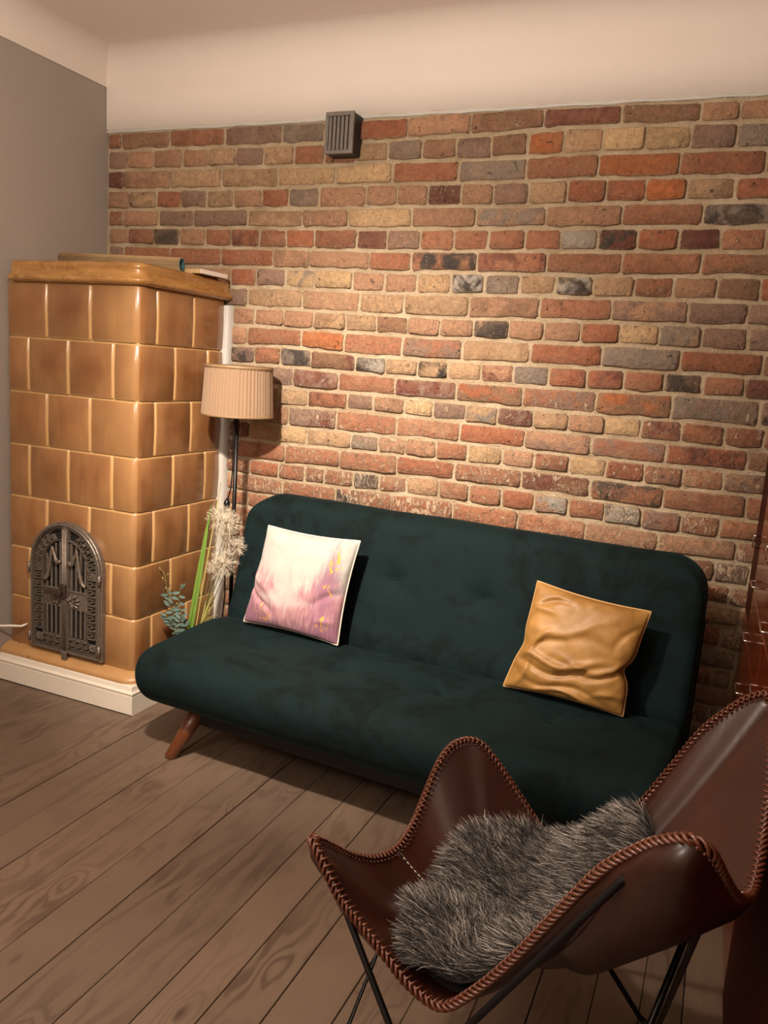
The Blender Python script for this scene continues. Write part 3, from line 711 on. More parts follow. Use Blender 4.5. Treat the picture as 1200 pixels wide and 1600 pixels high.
for side, nm in ((-1, 'left'), (1, 'right')):
    mb = MB()
    # outer and inner rails of the leaf
    for ins, wd, d in ((.021, .005, .018), (.028, .0025, .014), (.074, .005, .015)):
        w_ = dw-ins; n = 14
        pts = [(dcx+side*.016, DZ0+ins), (dcx+side*w_, DZ0+ins), (dcx+side*w_, zs_)]+[(dcx+side*w_*math.cos(PI/2*k/n), zs_+w_*math.sin(PI/2*k/n)) for k in range(1, n)]+[(dcx+side*.016, zs_+w_)]
        relief(pts, wd, .001, d, mb)
    relief([(dcx+side*.0145, DZ0+.03), (dcx+side*.0145, DZ1-.03)], .007, .001, .016, mb)
    mb.build('door_leaf', M['iron'], fire_door)
    # greek key border
    mb = MB(); kz = .036; ins = .0715
    tot = (zs_-(DZ0+ins))+PI*(dw-ins)/2
    hh = zs_-(DZ0+.0445)
    cell = [(0, 0), (0, .84), (.70, .84), (.70, .28), (.36, .28), (.36, .56)]
    def key_at(P0, T, N_, k=kz):
        path = []
        for u, v in cell+[]:
            path.append((P0[0]+T[0]*u*k+N_[0]*(v*.044+.002), P0[1]+T[1]*u*k+N_[1]*(v*.044+.002)))
        relief(path, .0058, .001, .019, mb)
        relief([(P0[0]+N_[0]*.002, P0[1]+N_[1]*.002), (P0[0]+T[0]*k+N_[0]*.002, P0[1]+T[1]*k+N_[1]*.002)], .004, .001, .012, mb)
    nk = int((tot+.035)/kz)
    for i in range(1, nk):
        s = .026+i*kz; 
        if side == 1:
            w_ = dw-.031; h_ = zs_-(DZ0+.031)
            if s < h_: P0 = (dcx+w_, DZ0+.031+s); T = (0, 1); N_ = (-1, 0)
            else:
                a = (s-h_)/w_; P0 = (dcx+w_*math.cos(a), zs_+w_*math.sin(a)); T = (-math.sin(a), math.cos(a)); N_ = (-math.cos(a), -math.sin(a))
        else:
            w_ = dw-.031; h_ = zs_-(DZ0+.031)
            if s < h_: P0 = (dcx-w_, DZ0+.031+s); T = (0, 1); N_ = (1, 0)
            else:
                a = (s-h_)/w_; P0 = (dcx-w_*math.cos(a), zs_+w_*math.sin(a)); T = (math.sin(a), math.cos(a)); N_ = (math.cos(a), -math.sin(a))
        if abs(P0[0]-dcx) > .03: key_at(P0, T, N_)
    for i in range(3):
        P0 = (dcx+side*(.022+i*kz*1.02), DZ0+.031); key_at(P0, (side, 0), (0, 1))
    tag(mb.build('key_border', M['iron'], fire_door), kind='stuff')
    # rosettes: square plate with a petalled boss
    for (ra, rz_) in ((dcx+side*(dw-.050), DZ0+.052), (dcx+side*(dw-.050), zs_-.010)):
        mb = MB(); mb.bbox(ra-.016, ra+.016, YD-.013, YD-.001, rz_-.016, rz_+.016, .002)
        for q in range(8):
            a = PI/4*q; mb.tube([(ra+.004*math.cos(a), YD-.014, rz_+.004*math.sin(a)), (ra+.012*math.cos(a), YD-.0155, rz_+.012*math.sin(a))], [.002, .0032], 6)
        mb.build('rosette', M['iron'], fire_door)
    # vertical grille slats, each of its own
    for i in range(4):
        a = dcx+side*(.030+i*.0245)
        ztop = zs_+math.sqrt(max(0, (dw-.080)**2-(a-dcx)**2))
        mb = MB(); mb.bbox(a-.0045, a+.0045, YD-.0105, YD-.002, DZ0+.080, ztop, .002); mb.build('slat', M['iron'], fire_door)
    # band with scrolled flower in the middle
    mb = MB(); zb = DZ0+.235
    mb.bbox(dcx+side*.068-.050, dcx+side*.068+.044, YD-.009, YD-.001, zb-.036, zb+.040, .002)
    mb.bbox(dcx+side*.068-.050, dcx+side*.068+.044, YD-.014, YD-.001, zb+.040, zb+.046, .001)
    fx, fz = dcx+side*.036, zb-.002
    for rr_ in (.013, .006):
        mb.tube([(fx+rr_*math.cos(2*PI*k/14), YD-.013, fz+rr_*math.sin(2*PI*k/14)) for k in range(14)], .003, 6, closed=True)
    for q in (-70, -35, -5, 25, 60, 110, 150):
        a = math.radians(q); Lq = .046 if abs(q) < 65 else .030
        pts = [(fx+side*math.cos(a)*Lq*t_*(1+.1*math.sin(t_*3)), YD-.011-.006*math.sin(PI*t_), fz+math.sin(a)*Lq*t_*.9) for t_ in (.3, .55, .8, 1)]
        mb.tube(pts, [.003, .0055, .005, .001], 6)
    mb.build('flower_panel', M['iron'], fire_door)
    # swag of leaves hanging over the slats
    mb = MB(); pts = []
    key = [(.018, zs_+.030), (.040, zs_+.020), (.060, zs_+.070), (.066, zs_+.088), (.072, zs_+.050), (.082, zs_-.010), (.094, zs_-.050), (.118, zs_-.066)]
    rad = [.006, .010, .006, .004, .007, .009, .009, .006]
    dens = []
    for (p, q), (ra, rb) in zip(zip(key[:-1], key[1:]), zip(rad[:-1], rad[1:])):
        for k in range(4):
            t_ = k/4; dens.append((p[0]+(q[0]-p[0])*t_, p[1]+(q[1]-p[1])*t_, (ra+(rb-ra)*t_)*(1+.18*((k % 2)*2-1))))
    mb.tube([(dcx+side*a, YD-.017, z) for a, z, r_ in dens], [r_ for a, z, r_ in dens], 8)
    mb.build('swag', M['iron'], fire_door)
    # hinges
    for hz in (zs_-.02, DZ0+.05):
        mb = MB(); xh = dcx+side*(dw-.006); mb.tube([(xh, YD-.022, hz-.022), (xh, YD-.022, hz+.022)], .006, 8); mb.tube([(xh, YD-.022, hz-.003), (xh, YD-.022, hz+.003)], .008, 8)
        mb.build('hinge', M['iron'], fire_door)
# central reeded bar with latch and its foot
mb = MB(); mb.bbox(dcx-.013, dcx+.013, YD-.016, YD-.001, DZ0-.012, DZ1-.018, .002)
for o in (-.008, 0, .008): mb.tube([(dcx+o, YD-.018, DZ0+.02), (dcx+o, YD-.018, DZ1-.03)], .0036, 6)
mb.bbox(dcx-.013, dcx+.013, YD-.024, YD-.004, DZ0-.022, DZ0+.012, .002)
mb.build('centre_bar', M['iron'], fire_door)
mb = MB(); zl = DZ0+.275
mb.bbox(dcx-.020, dcx+.012, YD-.030, YD-.012, zl-.032, zl+.032, .004)
mb.tube([(dcx, YD-.02, zl), (dcx, YD-.046, zl)], .007, 8)
mb.bbox(dcx-.068, dcx+.008, YD-.052, YD-.038, zl-.012, zl+.008, .003)
mb.bbox(dcx-.072, dcx-.060, YD-.056, YD-.034, zl-.014, zl+.010, .003)
mb.build('latch_handle', M['iron_dark'], fire_door)

# white cable plugged into the stove tile
mb = MB(); mb.tube([(.004, -1.05, .235), (.006, -.80, .243), (.020, -.66, .246), (.060, -.628, .246), (.100, -.615, .248), (.108, -.600, .252), (.108, -.588, .254)], .0052, 8)
tag(mb.build('white_cable', M['cable']), 'thin white cable running along the left wall into the lowest stove tile', 'cable')

# ---- things lying on the stove
A_, B_ = Vector((.10, -.385, 1.808)), Vector((.645, -.283, 1.808)); ax = (B_-A_).normalized()
q = ax.to_track_quat('Z', 'Y').to_matrix()
mat_roll = thing('rolled_mat', 'rolled bamboo mat with teal lining lying on top of the tiled stove', 'mat', A_)
def along(p): return q @ Vector(p)
Lr = (B_-A_).length
for i in range(44):
    a = 2*PI*i/44
    mb = MB(); r_ = .0275
    mb.tube([along((r_*math.cos(a), r_*math.sin(a), 0)), along((r_*math.cos(a), r_*math.sin(a), Lr))], .0015 if i % 4 else .0012, 5)
    mb.build('slat', M['bamboo'], mat_roll)
mb = MB(); pr = []
P = [[along((r_*math.cos(2*PI*k/40), r_*math.sin(2*PI*k/40), z)) for k in range(41)] for r_, z in ((.0245, .0), (.025, Lr*.5), (.025, Lr+.001), (.0205, Lr+.001), (.0205, Lr-.25))]
mb.grid(P, True); 
P = [[along(((.018-.005*k/60)*math.cos(2*PI*k/30), (.018-.005*k/60)*math.sin(2*PI*k/30), z)) for k in range(61)] for z in (Lr-.22, Lr-.002)]
mb.grid(P, True); mb.build('lining', M['teal'], mat_roll)
mb = MB(); Mx = Matrix.Translation((.50, -.17, 0)) @ Matrix.Rotation(math.radians(-1), 4, 'Z')
mb.bbox(-.30, .222, -.084, .098, 1.7795, 1.7975, .001, Mx)
bd = mb.build('board_panel', M['bamboo']); tag(bd, 'flat wooden board with white edge jutting out past the stove cornice', 'board')
mb = MB(); mb.box(.222, .2245, -.084, .098, 1.7797, 1.7973, Mx); mb.build('edge_strip', M['board_edge'], bd)

# ================================================================ VENT
vent = thing('air_vent', 'dark steel ventilation box fixed to the brick wall just under the ceiling plaster', 'vent', (1.231, 0, 2.345))
mb = MB(); VX, VZ, VY = .060, .076, -.085
mb.bbox(-VX, VX, VY+.006, .0, -VZ, VZ, .002); mb.build('housing', M['vent_dark'], vent)
mb = MB()
for a, b, c_, d in ((-VX-.002, -VX+.012, -VZ-.002, VZ+.002), (VX-.012, VX+.002, -VZ-.002, VZ+.002), (-VX+.01, VX-.01, VZ-.014, VZ+.002), (-VX+.01, VX-.01, -VZ-.002, -VZ+.012)):
    mb.bbox(a, b, VY-.004, VY+.008, c_, d, .001)
mb.build('face_frame', M['vent'], vent)
for i in range(6):
    mb = MB(); x = -VX+.019+i*.0176; mb.bbox(x-.0062, x+.0062, VY-.001, VY+.008, -VZ+.012, VZ-.014, .0015); mb.build('slat', M['vent'], vent)
mb = MB(); mb.bbox(-.018, .014, -.03, 0, VZ+.002, VZ+.012, .002); mb.build('mounting_tab', M['strip'], vent)

# ================================================================ FLOOR LAMP
LX, LY = .899, -.222
lamp = thing('floor_lamp', 'slim black floor lamp with pleated taupe shade between stove and sofa', 'lamp', (LX, LY, 0))
mb = MB(); mb.lathe([(0, 0), (.118, 0), (.12, .004), (.12, .010), (.114, .014), (.02, .020), (.011, .03), (0, .03)], 40); mb.build('base', M['black_steel'], lamp)
mb = MB(); mb.tube([(0, 0, .02), (0, 0, 1.36)], .0088, 12)
mb.build('pole', M['black_steel'], lamp)
ZB, ZT, RB, RT = 1.212, 1.416, .147, .138
def pleat(a, i): 
    return 1+.010*math.sin(a*64+1.5*math.sin(a*5))+.004*math.sin(a*23)
mb = MB(); mb.lathe([(RB, ZB), (RB*.99+RT*.01, ZB+.02), ((RB+RT)/2, (ZB+ZT)/2), (RT, ZT-.02), (RT, ZT)], 384, rf=pleat)
mb.lathe([(RT-.004, ZT), (RB-.004, ZB)], 64); shade = mb.build('lamp_shade', M['shade'], lamp)
for z0, z1, r_ in ((ZB-.003, ZB+.007, RB+.002), (ZT-.012, ZT+.003, RT+.002)):
    mb = MB(); mb.lathe([(r_-.005, z0), (r_, z0+.001), (r_+.001, (z0+z1)/2), (r_, z1-.001), (r_-.005, z1)], 96); mb.build('trim_band', M['shade_trim'], shade)
mb = MB()
for k in range(3):
    a = 2*PI*k/3+.4; mb.tube([(0, 0, 1.345), (RT*.985*math.cos(a), RT*.985*math.sin(a), ZT-.006)], .002, 6)
mb.lathe([(0, 1.30), (.02, 1.30), (.021, 1.355), (0, 1.36)], 16); mb.build('shade_carrier', M['black_steel'], lamp)
mb = MB(); mb.lathe([(0, 1.345), (.014, 1.347), (.024, 1.36), (.025, 1.375), (.016, 1.388), (0, 1.392)], 20); mb.build('bulb', M['board_edge'], lamp)
cp = [(-.004, -.010, 1.28), (-.010, -.012, 1.10), (-.006, -.012, .98), (-.012, -.012, .90), (-.026, -.012, .855)]
cp2 = [(-.026, -.012, .795), (-.014, -.012, .72), (-.020, -.012, .64), (-.030, -.012, .58), (-.022, -.012, .45), (-.03, -.03, .2), (-.06, -.05, .03)]
mb = MB(); mb.tube(cp, .003, 6); mb.tube(cp2, .003, 6); cord = mb.build('cord', M['plastic_black'], lamp)
mb = MB(); mb.tube([(-.026, -.012, .862), (-.026, -.014, .853), (-.026, -.016, .842), (-.026, -.016, .808), (-.026, -.014, .797), (-.026, -.012, .788)], [.004, .009, .013, .013, .009, .004], 10); mb.build('switch', M['plastic_black'], cord)

# ================================================================ SOFA
AL = math.radians(3.3)
SO = Vector((.95, -.92, 0))
sofa = thing('sofa_bed', 'bottle-green velvet click-clack sofa with buttoned seat on wooden legs before the brick wall', 'sofa', SO, -AL)
SL = 1.80
def loopsm(pts, n=1):
    """Chaikin smoothing of a closed outline"""
    for _ in range(n):
        o = []
        for i in range(len(pts)):
            a, b = Vector(pts[i]), Vector(pts[(i+1) % len(pts)]); o += [tuple(a*.75+b*.25), tuple(a*.25+b*.75)]
        pts = o
    return pts
def resample(pts, n):
    P = [Vector(p) for p in pts]+[Vector(pts[0])]; L = [0]
    for a, b in zip(P[:-1], P[1:]): L.append(L[-1]+(b-a).length)
    out = []; k = 0
    for i in range(n):
        s = L[-1]*i/n
        while L[k+1] < s: k += 1
        t_ = (s-L[k])/max(1e-9, L[k+1]-L[k]); out.append(P[k].lerp(P[k+1], t_))
    return out
def slab(name, outline, u0, u1, rnd, dents, nmat, nu=110, npf=120, amp=.004, top_round=None):
    """outline: closed (v,z) profile swept along u with rounded ends; dents: (u,v,z,depth,radius)"""
    O = resample(loopsm(outline, 3), npf); cen = sum(O, Vector((0, 0)))/len(O)
    us = []; 
    ne = 8
    for k in range(ne+1):
        a = PI/2*k/ne; us.append((u0+rnd*(1-math.sin(a)) if False else u0+rnd*(1-math.cos(a)) , 1-(1-math.sin(a))))
    # build (u, shrink) with shrink distance measured inward
    st = []
    for k in range(ne+1):
        a = PI/2*k/ne; st.append((u0+rnd*(1-math.sin(a)), rnd*(1-math.cos(a))))
    st = st[::-1]; left = [(u, d) for u, d in st]
    left.sort(key=lambda t_: t_[0])
    left = [(u0+rnd*(1-math.cos(PI/2*k/ne)), rnd*(1-math.sin(PI/2*k/ne))) for k in range(ne+1)]
    mid = [(u0+rnd+(u1-u0-2*rnd)*k/nu, 0) for k in range(1, nu)]
    right = [(u1-rnd*(1-math.cos(PI/2*k/ne)), rnd*(1-math.sin(PI/2*k/ne))) for k in range(ne, -1, -1)]
    rows = left+mid+right
    nrm = []
    n = len(O)
    for i in range(n):
        t_ = O[(i+1) % n]-O[i-1]; t_.normalize(); nn = Vector((t_.y, -t_.x))
        if nn.dot(O[i]-cen) < 0 and False: nn = -nn
        nrm.append(nn)
    area = sum(O[i].x*O[(i+1) % n].y-O[(i+1) % n].x*O[i].y for i in range(n))
    if area < 0: nrm = [-q_ for q_ in nrm]
    mb = MB(); P = []
    for u, d in rows:
        row = []
        for i in range(n):
            p = O[i]-nrm[i]*d
            zc = 0
            if top_round:      # rounded upper corners of the backrest
                R_, ztop = top_round; ue = min(u-u0, u1-u)
                if ue < R_:
                    drop = R_-math.sqrt(max(0, R_*R_-(R_-ue)**2)); f = max(0, (p.y-.25)/(ztop-.25)); lim = ztop-drop
                    if p.y > lim-.02: 
                        over = p.y-(lim-.02); newz = lim-.02+over*.02/(drop+.02); sl = (newz-p.y); p = Vector((p.x+sl*.30, newz))
            x3 = Vector((u, p.x, p.y)); N3_ = Vector((0, nrm[i].x, nrm[i].y))
            dd = amp*noise.noise(Vector((u*3.2, p.x*4, p.y*4)))+amp*.4*noise.noise(Vector((u*9, p.x*9, p.y*9)))
            for du, dv, dz_, dep, rad in dents:
                e = (x3-Vector((du, dv, dz_))).length
                if e < rad*3:
                    an = math.atan2(p.x-dv+p.y-dz_, u-du)
                    dd -= dep*math.exp(-(e/rad)**2*1.2)*(1+.16*math.sin(an*5+du*7))+dep*.5*math.exp(-(e/(rad*.3))**2)
            row.append(x3+N3_*dd)
        row.append(row[0]); P.append(row)
    mb.grid(P, True, area > 0)
    for R_ in (P[0], P[-1]):
        b = mb.add(R_[:-1], [tuple(range(len(R_)-1))], True)
    return mb.build(name, nmat, sofa, recalc=True)
seat_o = [(.57, .40), (.45, .424), (.30, .424), (.14, .416), (.06, .408), (.018, .385), (-.006, .335), (.002, .275), (.035, .225), (.09, .190), (.16, .178), (.35, .178), (.57, .18)]
sb = [(.335, .305), (.70, .335), (1.074, .327), (1.44, .313)]
slab('seat', seat_o, .0, SL, .045, [(u, .315, .424, .026, .075) for u, v in sb], M['velvet'])
back_o = [(.535, .42), (.555, .30), (.60, .24), (.70, .235), (.755, .28), (.765, .45), (.800, .70), (.830, .86), (.812, .894), (.765, .905), (.715, .902), (.672, .882), (.645, .83), (.605, .66), (.565, .50)]
slab('backrest', back_o, .0, SL+.005, .035, [(u, .607, z, .020, .065) for u, z in ((.34, .668), (.715, .667), (1.07, .662), (1.43, .66))], M['velvet'], top_round=(.135, .905))
for u, v in sb:
    mb = MB(); mb.lathe([(0, .008), (.006, .007), (.010, .003), (.011, -.002), (.009, -.006), (0, -.007)], 14, (u, .315, .383)); mb.build('button', M['velvet'], sofa)
for u, z in ((.34, .668), (.715, .667), (1.07, .662), (1.43, .66)):
    mb = MB(); mb.tube([(u, .641, z), (u, .636, z+.002), (u, .634, z+.0025)], [.010, .009, .005], 12); mb.build('button', M['velvet'], sofa)
# frame below the cushions, back hinge brackets, legs
mb = MB(); mb.bbox(.18, SL-.18, .12, .60, .135, .182, .006); mb.build('frame', M['black_steel'], sofa)
mb = MB(); mb.tube([(.01, .54, .27), (.01, .60, .232), (.01, .70, .228), (.01, .758, .28), (.01, .77, .45), (.01, .80, .66), (.01, .832, .84)], .003, 6)
mb.build('piping', M['velvet'], sofa); mb = MB(); mb.tube([(SL-.002, .60, .24), (SL+.004, .70, .24), (SL+.004, .758, .29), (SL+.004, .77, .45), (SL+.004, .802, .68)], .004, 6); mb.build('piping', M['velvet'], sofa)
for (u, v, du, dv) in ((.205, .14, -.085, -.060), (SL-.205, .14, .085, -.060), (.205, .52, -.05, .05), (SL-.205, .52, .05, .05)):
    mb = MB(); mb.tube([(u, v, .185), (u+du*.5, v+dv*.5, .093), (u+du*.98, v+dv*.98, .004), (u+du, v+dv, 0.0)], [.030, .026, .0215, .020], 20); mb.build('leg', M['leg'], sofa)

# ================================================================ CUSHIONS (in sofa coordinates, mapped to the room)
Msofa = Matrix.Translation(SO) @ Matrix.Rotation(-AL, 4, 'Z')
def cushion(name, corners, thick, mat, pipe, label, sag, seed, wr, group=None, curl=0.0, pinch=()):
    TL, TR, BR, BL = [Msofa @ Vector(p) for p in corners]; n = 56
    nrm = (TR-TL).cross(BL-TL).normalized()
    if nrm.y > 0: nrm = -nrm
    def base(u, v):
        top = TL.lerp(TR, u); bot = BL.lerp(BR, u); return bot.lerp(top, v)
    def edge(u, v):
        # edges bow inward between the corners
        p = base(u, v); cx = base(.5, .5)
        bow = sag*((4*u*(1-u))*abs(2*v-1)**3 + (4*v*(1-v))*abs(2*u-1)**3)
        p = p+(cx-p)*bow
        for (pu, pv, amt, wd) in pinch:
            e = math.hypot(u-pu, v-pv); p = p+(cx-p)*amt*math.exp(-(e/wd)**2)
        return p
    def h(u, v):
        a = max(0, 1-abs(2*u-1)**2.6); b = max(0, 1-abs(2*v-1)**2.6); return (a*b)**.42
    def wrn(u, v, sgn):
        s_ = 0
        for (cu, cv, ang, wl, ln, am) in wr:
            c_, s2 = math.cos(ang), math.sin(ang); du, dv = u-cu, v-cv
            al, ac = du*c_+dv*s2, -du*s2+dv*c_
            ac += .05*math.sin(al*9+cu*20)
            s_ += am*math.exp(-(al/ln)**2)*math.exp(-(ac/wl)**2)*(1 if sgn > 0 else .3)
        ed = min(u, 1-u, v, 1-v)
        s_ += .004*noise.noise(Vector((u*5, v*5, seed)))*(1+2*math.exp(-ed*14))+.0022*noise.noise(Vector((u*14, v*14, seed)))*math.exp(-ed*6)*2
        return s_
    mb = MB(); uv = []
    for sgn in (1, -1):
        P = []
        for j in range(n+1):
            row = []
            for i in range(n+1):
                a = .5-.5*math.cos(PI*i/n); b = .5-.5*math.cos(PI*j/n); a = .5*a+.5*i/n; b = .5*b+.5*j/n
                hh_ = h(a, b); p = edge(a, b)+nrm*sgn*(thick/2*hh_+wrn(a, b, sgn)*min(1, hh_*1.6)); row.append(p); uv.append((a, b))
            P.append(row)
        mb.grid(P, True, sgn < 0)
    o = mb.build(name, mat, None, recalc=False)
    me = o.data; ul = me.uv_layers.new(name='UVMap')
    for lp in me.loops: ul.data[lp.index].uv = uv[lp.vertex_index]
    tag(o, label, 'cushion', group)
    # piping round the rim
    rim = []
    m_ = 40
    for i in range(m_): rim.append(edge(i/m_, 0))
    for i in range(m_): rim.append(edge(1, i/m_))
    for i in range(m_): rim.append(edge(1-i/m_, 1))
    for i in range(m_): rim.append(edge(0, 1-i/m_))
    mb = MB(); mb.tube(rim, .0032, 8, closed=True); mb.build('piping', pipe, o)
    return o
cushion('scatter_cushion', [(.212, .515, .815), (.607, .535, .812), (.588, .445, .428), (.165, .440, .436)], .125, M['print'], M['print_pipe'],
        'white and mauve painted-print cushion with gold flecks on the left of the sofa', .055, 3.1,
        [(.12, .32, -.85, .020, .22, -.022), (.20, .36, -.85, .03, .2, .010), (.5, .6, 1.45, .04, .3, .005), (.85, .38, .45, .03, .16, -.012), (.9, .16, .3, .025, .1, .008), (.1, .52, -.6, .04, .12, .008), (.5, .9, 0, .05, .3, .005)], curl=.02)
cushion('scatter_cushion', [(1.297, .498, .792), (1.662, .510, .756), (1.628, .430, .428), (1.236, .428, .434)], .135, M['gold'], M['gold_pipe'],
        'ochre-gold velvet cushion with piping, crumpled on the right of the sofa', .06, 8.7,
        [(.35, .36, .12, .028, .42, .018), (.40, .28, .10, .025, .40, -.016), (.72, .40, .05, .025, .25, .014), (.75, .33, .02, .022, .25, -.014), (.18, .48, .75, .03, .16, .012), (.28, .50, .75, .03, .18, -.010),
         (.15, .80, -.5, .03, .12, .010), (.22, .84, .2, .025, .14, -.010), (.40, .66, .35, .04, .25, .009), (.60, .60, .25, .05, .28, -.006), (.5, .12, -.12, .03, .4, -.010), (.6, .05, -.05, .02, .4, .010), (.1, .2, 1.2, .03, .16, .010), (.88, .12, .2, .03, .14, .010), (.9, .72, 1.2, .03, .14, -.008)],
        pinch=[(1, .40, .13, .10), (0, .42, .06, .12)])

# ================================================================ FLOWERS in a pot behind the sofa's left end
PX, PY = .845, -.395
pot = thing('flower_pot', 'brown pot of artificial grass, eucalyptus and seed-head flowers between stove and sofa', 'plant', (PX, PY, 0))
mb = MB(); mb.lathe([(0, 0), (.055, 0), (.060, .01), (.075, .12), (.078, .22), (.070, .28), (.060, .305), (.064, .315), (.058, .316), (.054, .30), (.06, .2), (0, .19)], 28); mb.build('pot', M['vase'], pot)
def blade(name, base, tip, wd, mat, bend=(0, 0, 0)):
    b, t_ = Vector(base), Vector(tip); bd_ = Vector(bend); mb = MB(); L_ = []; R_ = []; n = 10; side = (t_-b).cross(Vector((.4, -.9, 0))).normalized()
    mid = []
    for k in range(n+1):
        s = k/n; p = b.lerp(t_, s)+bd_*math.sin(PI*s*.5)**2*s; ww = wd*math.sin(PI*min(1, s*1.15+.12))**.6 if s < .9 else wd*(1-s)*5
        ww = max(.0004, wd*(1-abs(2*(s*.8+.1)-1)**2.2))
        if k == n: ww = .0005
        L_.append(p-side*ww/2); R_.append(p+side*ww/2); mid.append(p+Vector((0, .003, 0)))
    mb.grid([L_, mid, R_], True); return mb.build(name, mat, pot)
blade('grass_blade', (-.02, -.02, .25), (.048, .0, .80), .021, M['grass'], (0, 0, 0))
blade('grass_blade', (-.025, -.03, .25), (.030, .0, .77), .011, M['grass'], (.01, 0, 0))
blade('grass_blade', (-.015, -.02, .25), (.056, .02, .86), .014, M['grass'], (-.01, 0, 0))
blade('grass_blade', (-.01, .0, .25), (.062, .045, .935), .006, M['grass_pale'], (.01, 0, .01))
blade('grass_blade', (.0, .0, .25), (.075, -.02, .50), .010, M['grass_pale'], (.02, 0, 0))
def leaf(parent, p, d, L_, wd, mat):
    d = Vector(d).normalized(); s = d.cross(Vector((.25, -.9, .25))).normalized(); nn = s.cross(d)
    mb = MB(); P = []
    for k in range(6):
        t_ = k/5; w_ = wd*math.sin(PI*(t_*.92+.04))**.8; q_ = Vector(p)+d*L_*t_-nn*L_*.18*t_*t_
        P.append([q_-s*w_/2+nn*w_*.15, q_, q_+s*w_/2+nn*w_*.15])
    mb.grid(P, True); return mb.build('leaf', mat, parent)
rl = random.Random(11)
for (bx, by, tx_, ty_, tz_, n_) in ((-.04, -.03, -.100, -.07, .50, 16), (-.03, -.03, -.050, -.05, .52, 14), (-.02, -.03, -.085, -.10, .40, 15), (-.03, -.02, -.02, -.08, .40, 14), (-.05, -.02, -.105, -.04, .36, 12)):
    b = Vector((bx, by, .26)); t_ = Vector((tx_, ty_, tz_)); pts = [b.lerp(t_, k/8)+Vector((.012*math.sin(k*.9), 0, .0)) for k in range(9)]
    mb = MB(); mb.tube(pts, .0018, 5); st_ = mb.build('eucalyptus_stem', M['stem'], pot)
    for k in range(n_):
        s = .12+.85*k/n_; i = min(7, int(s*8)); p = pts[i].lerp(pts[i+1], s*8-i); sd = 1 if k % 2 else -1
        leaf(st_, p, (sd*rl.uniform(.5, 1), rl.uniform(-.5, .1), rl.uniform(-.3, .7)), rl.uniform(.026, .042), rl.uniform(.010, .016), M['euca'])
b = Vector((-.04, -.03, .30)); t_ = Vector((-.133, -.06, .56)); pts = [b.lerp(t_, k/8)+Vector((.01*math.sin(k), 0, 0)) for k in range(9)]
mb = MB(); mb.tube(pts, .0016, 5); bs = mb.build('bud_stem', M['stem'], pot)
for k in range(9):
    p = pts[3]+(pts[8]-pts[3])*k/8; sd = 1 if k % 2 else -1; e = p+Vector((sd*.016, -.004, .012))
    mb = MB(); mb.tube([p, e-Vector((0, 0, .003)), e, e+Vector((sd*.002, 0, .005))], [.0010, .0012, .0034, .001], 6); mb.build('bud', M['grass_pale'], bs)
def fluff(c, r_, seed):
    rr = random.Random(seed); mb = MB(); c = Vector(c)
    for k in range(170):
        d = Vector((rr.gauss(0, 1), rr.gauss(0, 1), rr.gauss(0, 1)+.25)).normalized(); L_ = r_*rr.uniform(.75, 1.05); e = c+d*L_
        s = d.orthogonal().normalized(); s2 = d.cross(s)
        mb.add([c+d*r_*.12+s*.0006, c+d*r_*.12-s*.0006, e-s*.0006, e+s*.0004], [(0, 1, 2, 3)])
        for m_ in range(6):
            a = 2*PI*m_/6+rr.random(); f = e+(s*math.cos(a)+s2*math.sin(a))*r_*.20+d*r_*.10; g = (s*math.cos(a+1.57)+s2*math.sin(a+1.57))*.00045
            mb.add([e-g, e+g, f], [(0, 1, 2)])
    o = mb.build('seed_head', M['fluff'], pot); tag(o, kind='stuff')
    mb = MB(); mb.lathe([(0, -.006), (.006, -.003), (.007, .002), (0, .007)], 10, tuple(c)); mb.build('seed_core', M['stem'], pot)
    mb = MB(); mb.tube([Vector((.0, 0, .26)), c*.5+Vector((.01, 0, .16)), c], .0022, 6); mb.build('flower_stem', M['stem'], pot)
for c_, r_, sd in (((.070, .05, .795), .060, 1), ((.118, .03, .785), .056, 2), ((.10, .06, .715), .052, 3), ((.115, .02, .615), .064, 4), ((.085, .03, .585), .052, 5), ((.14, .08, .68), .045, 6)):
    fluff(c_, r_, sd)
mb = MB()
for k in range(26):
    a = rl.uniform(-.5, 1.4); e = Vector((.045+.055*rl.random(), -.02+.04*rl.random(), .37+.10*rl.random())); mb.tube([(.01, 0, .30), (.03, -.01, .35), e], .0009, 4)
tag(mb.build('dry_twigs', M['grass_pale'], pot), kind='stuff')

# ================================================================ BUTTERFLY CHAIR
CH = 2.961
CO = Vector((2.569, -1.658, 0)); CF = Vector((math.cos(CH), math.sin(CH), 0)); CS = Vector((math.sin(CH), -math.cos(CH), 0))
chair = thing('butterfly_chair', 'brown leather butterfly chair with laced edges on a black rod frame', 'chair', CO, CH)
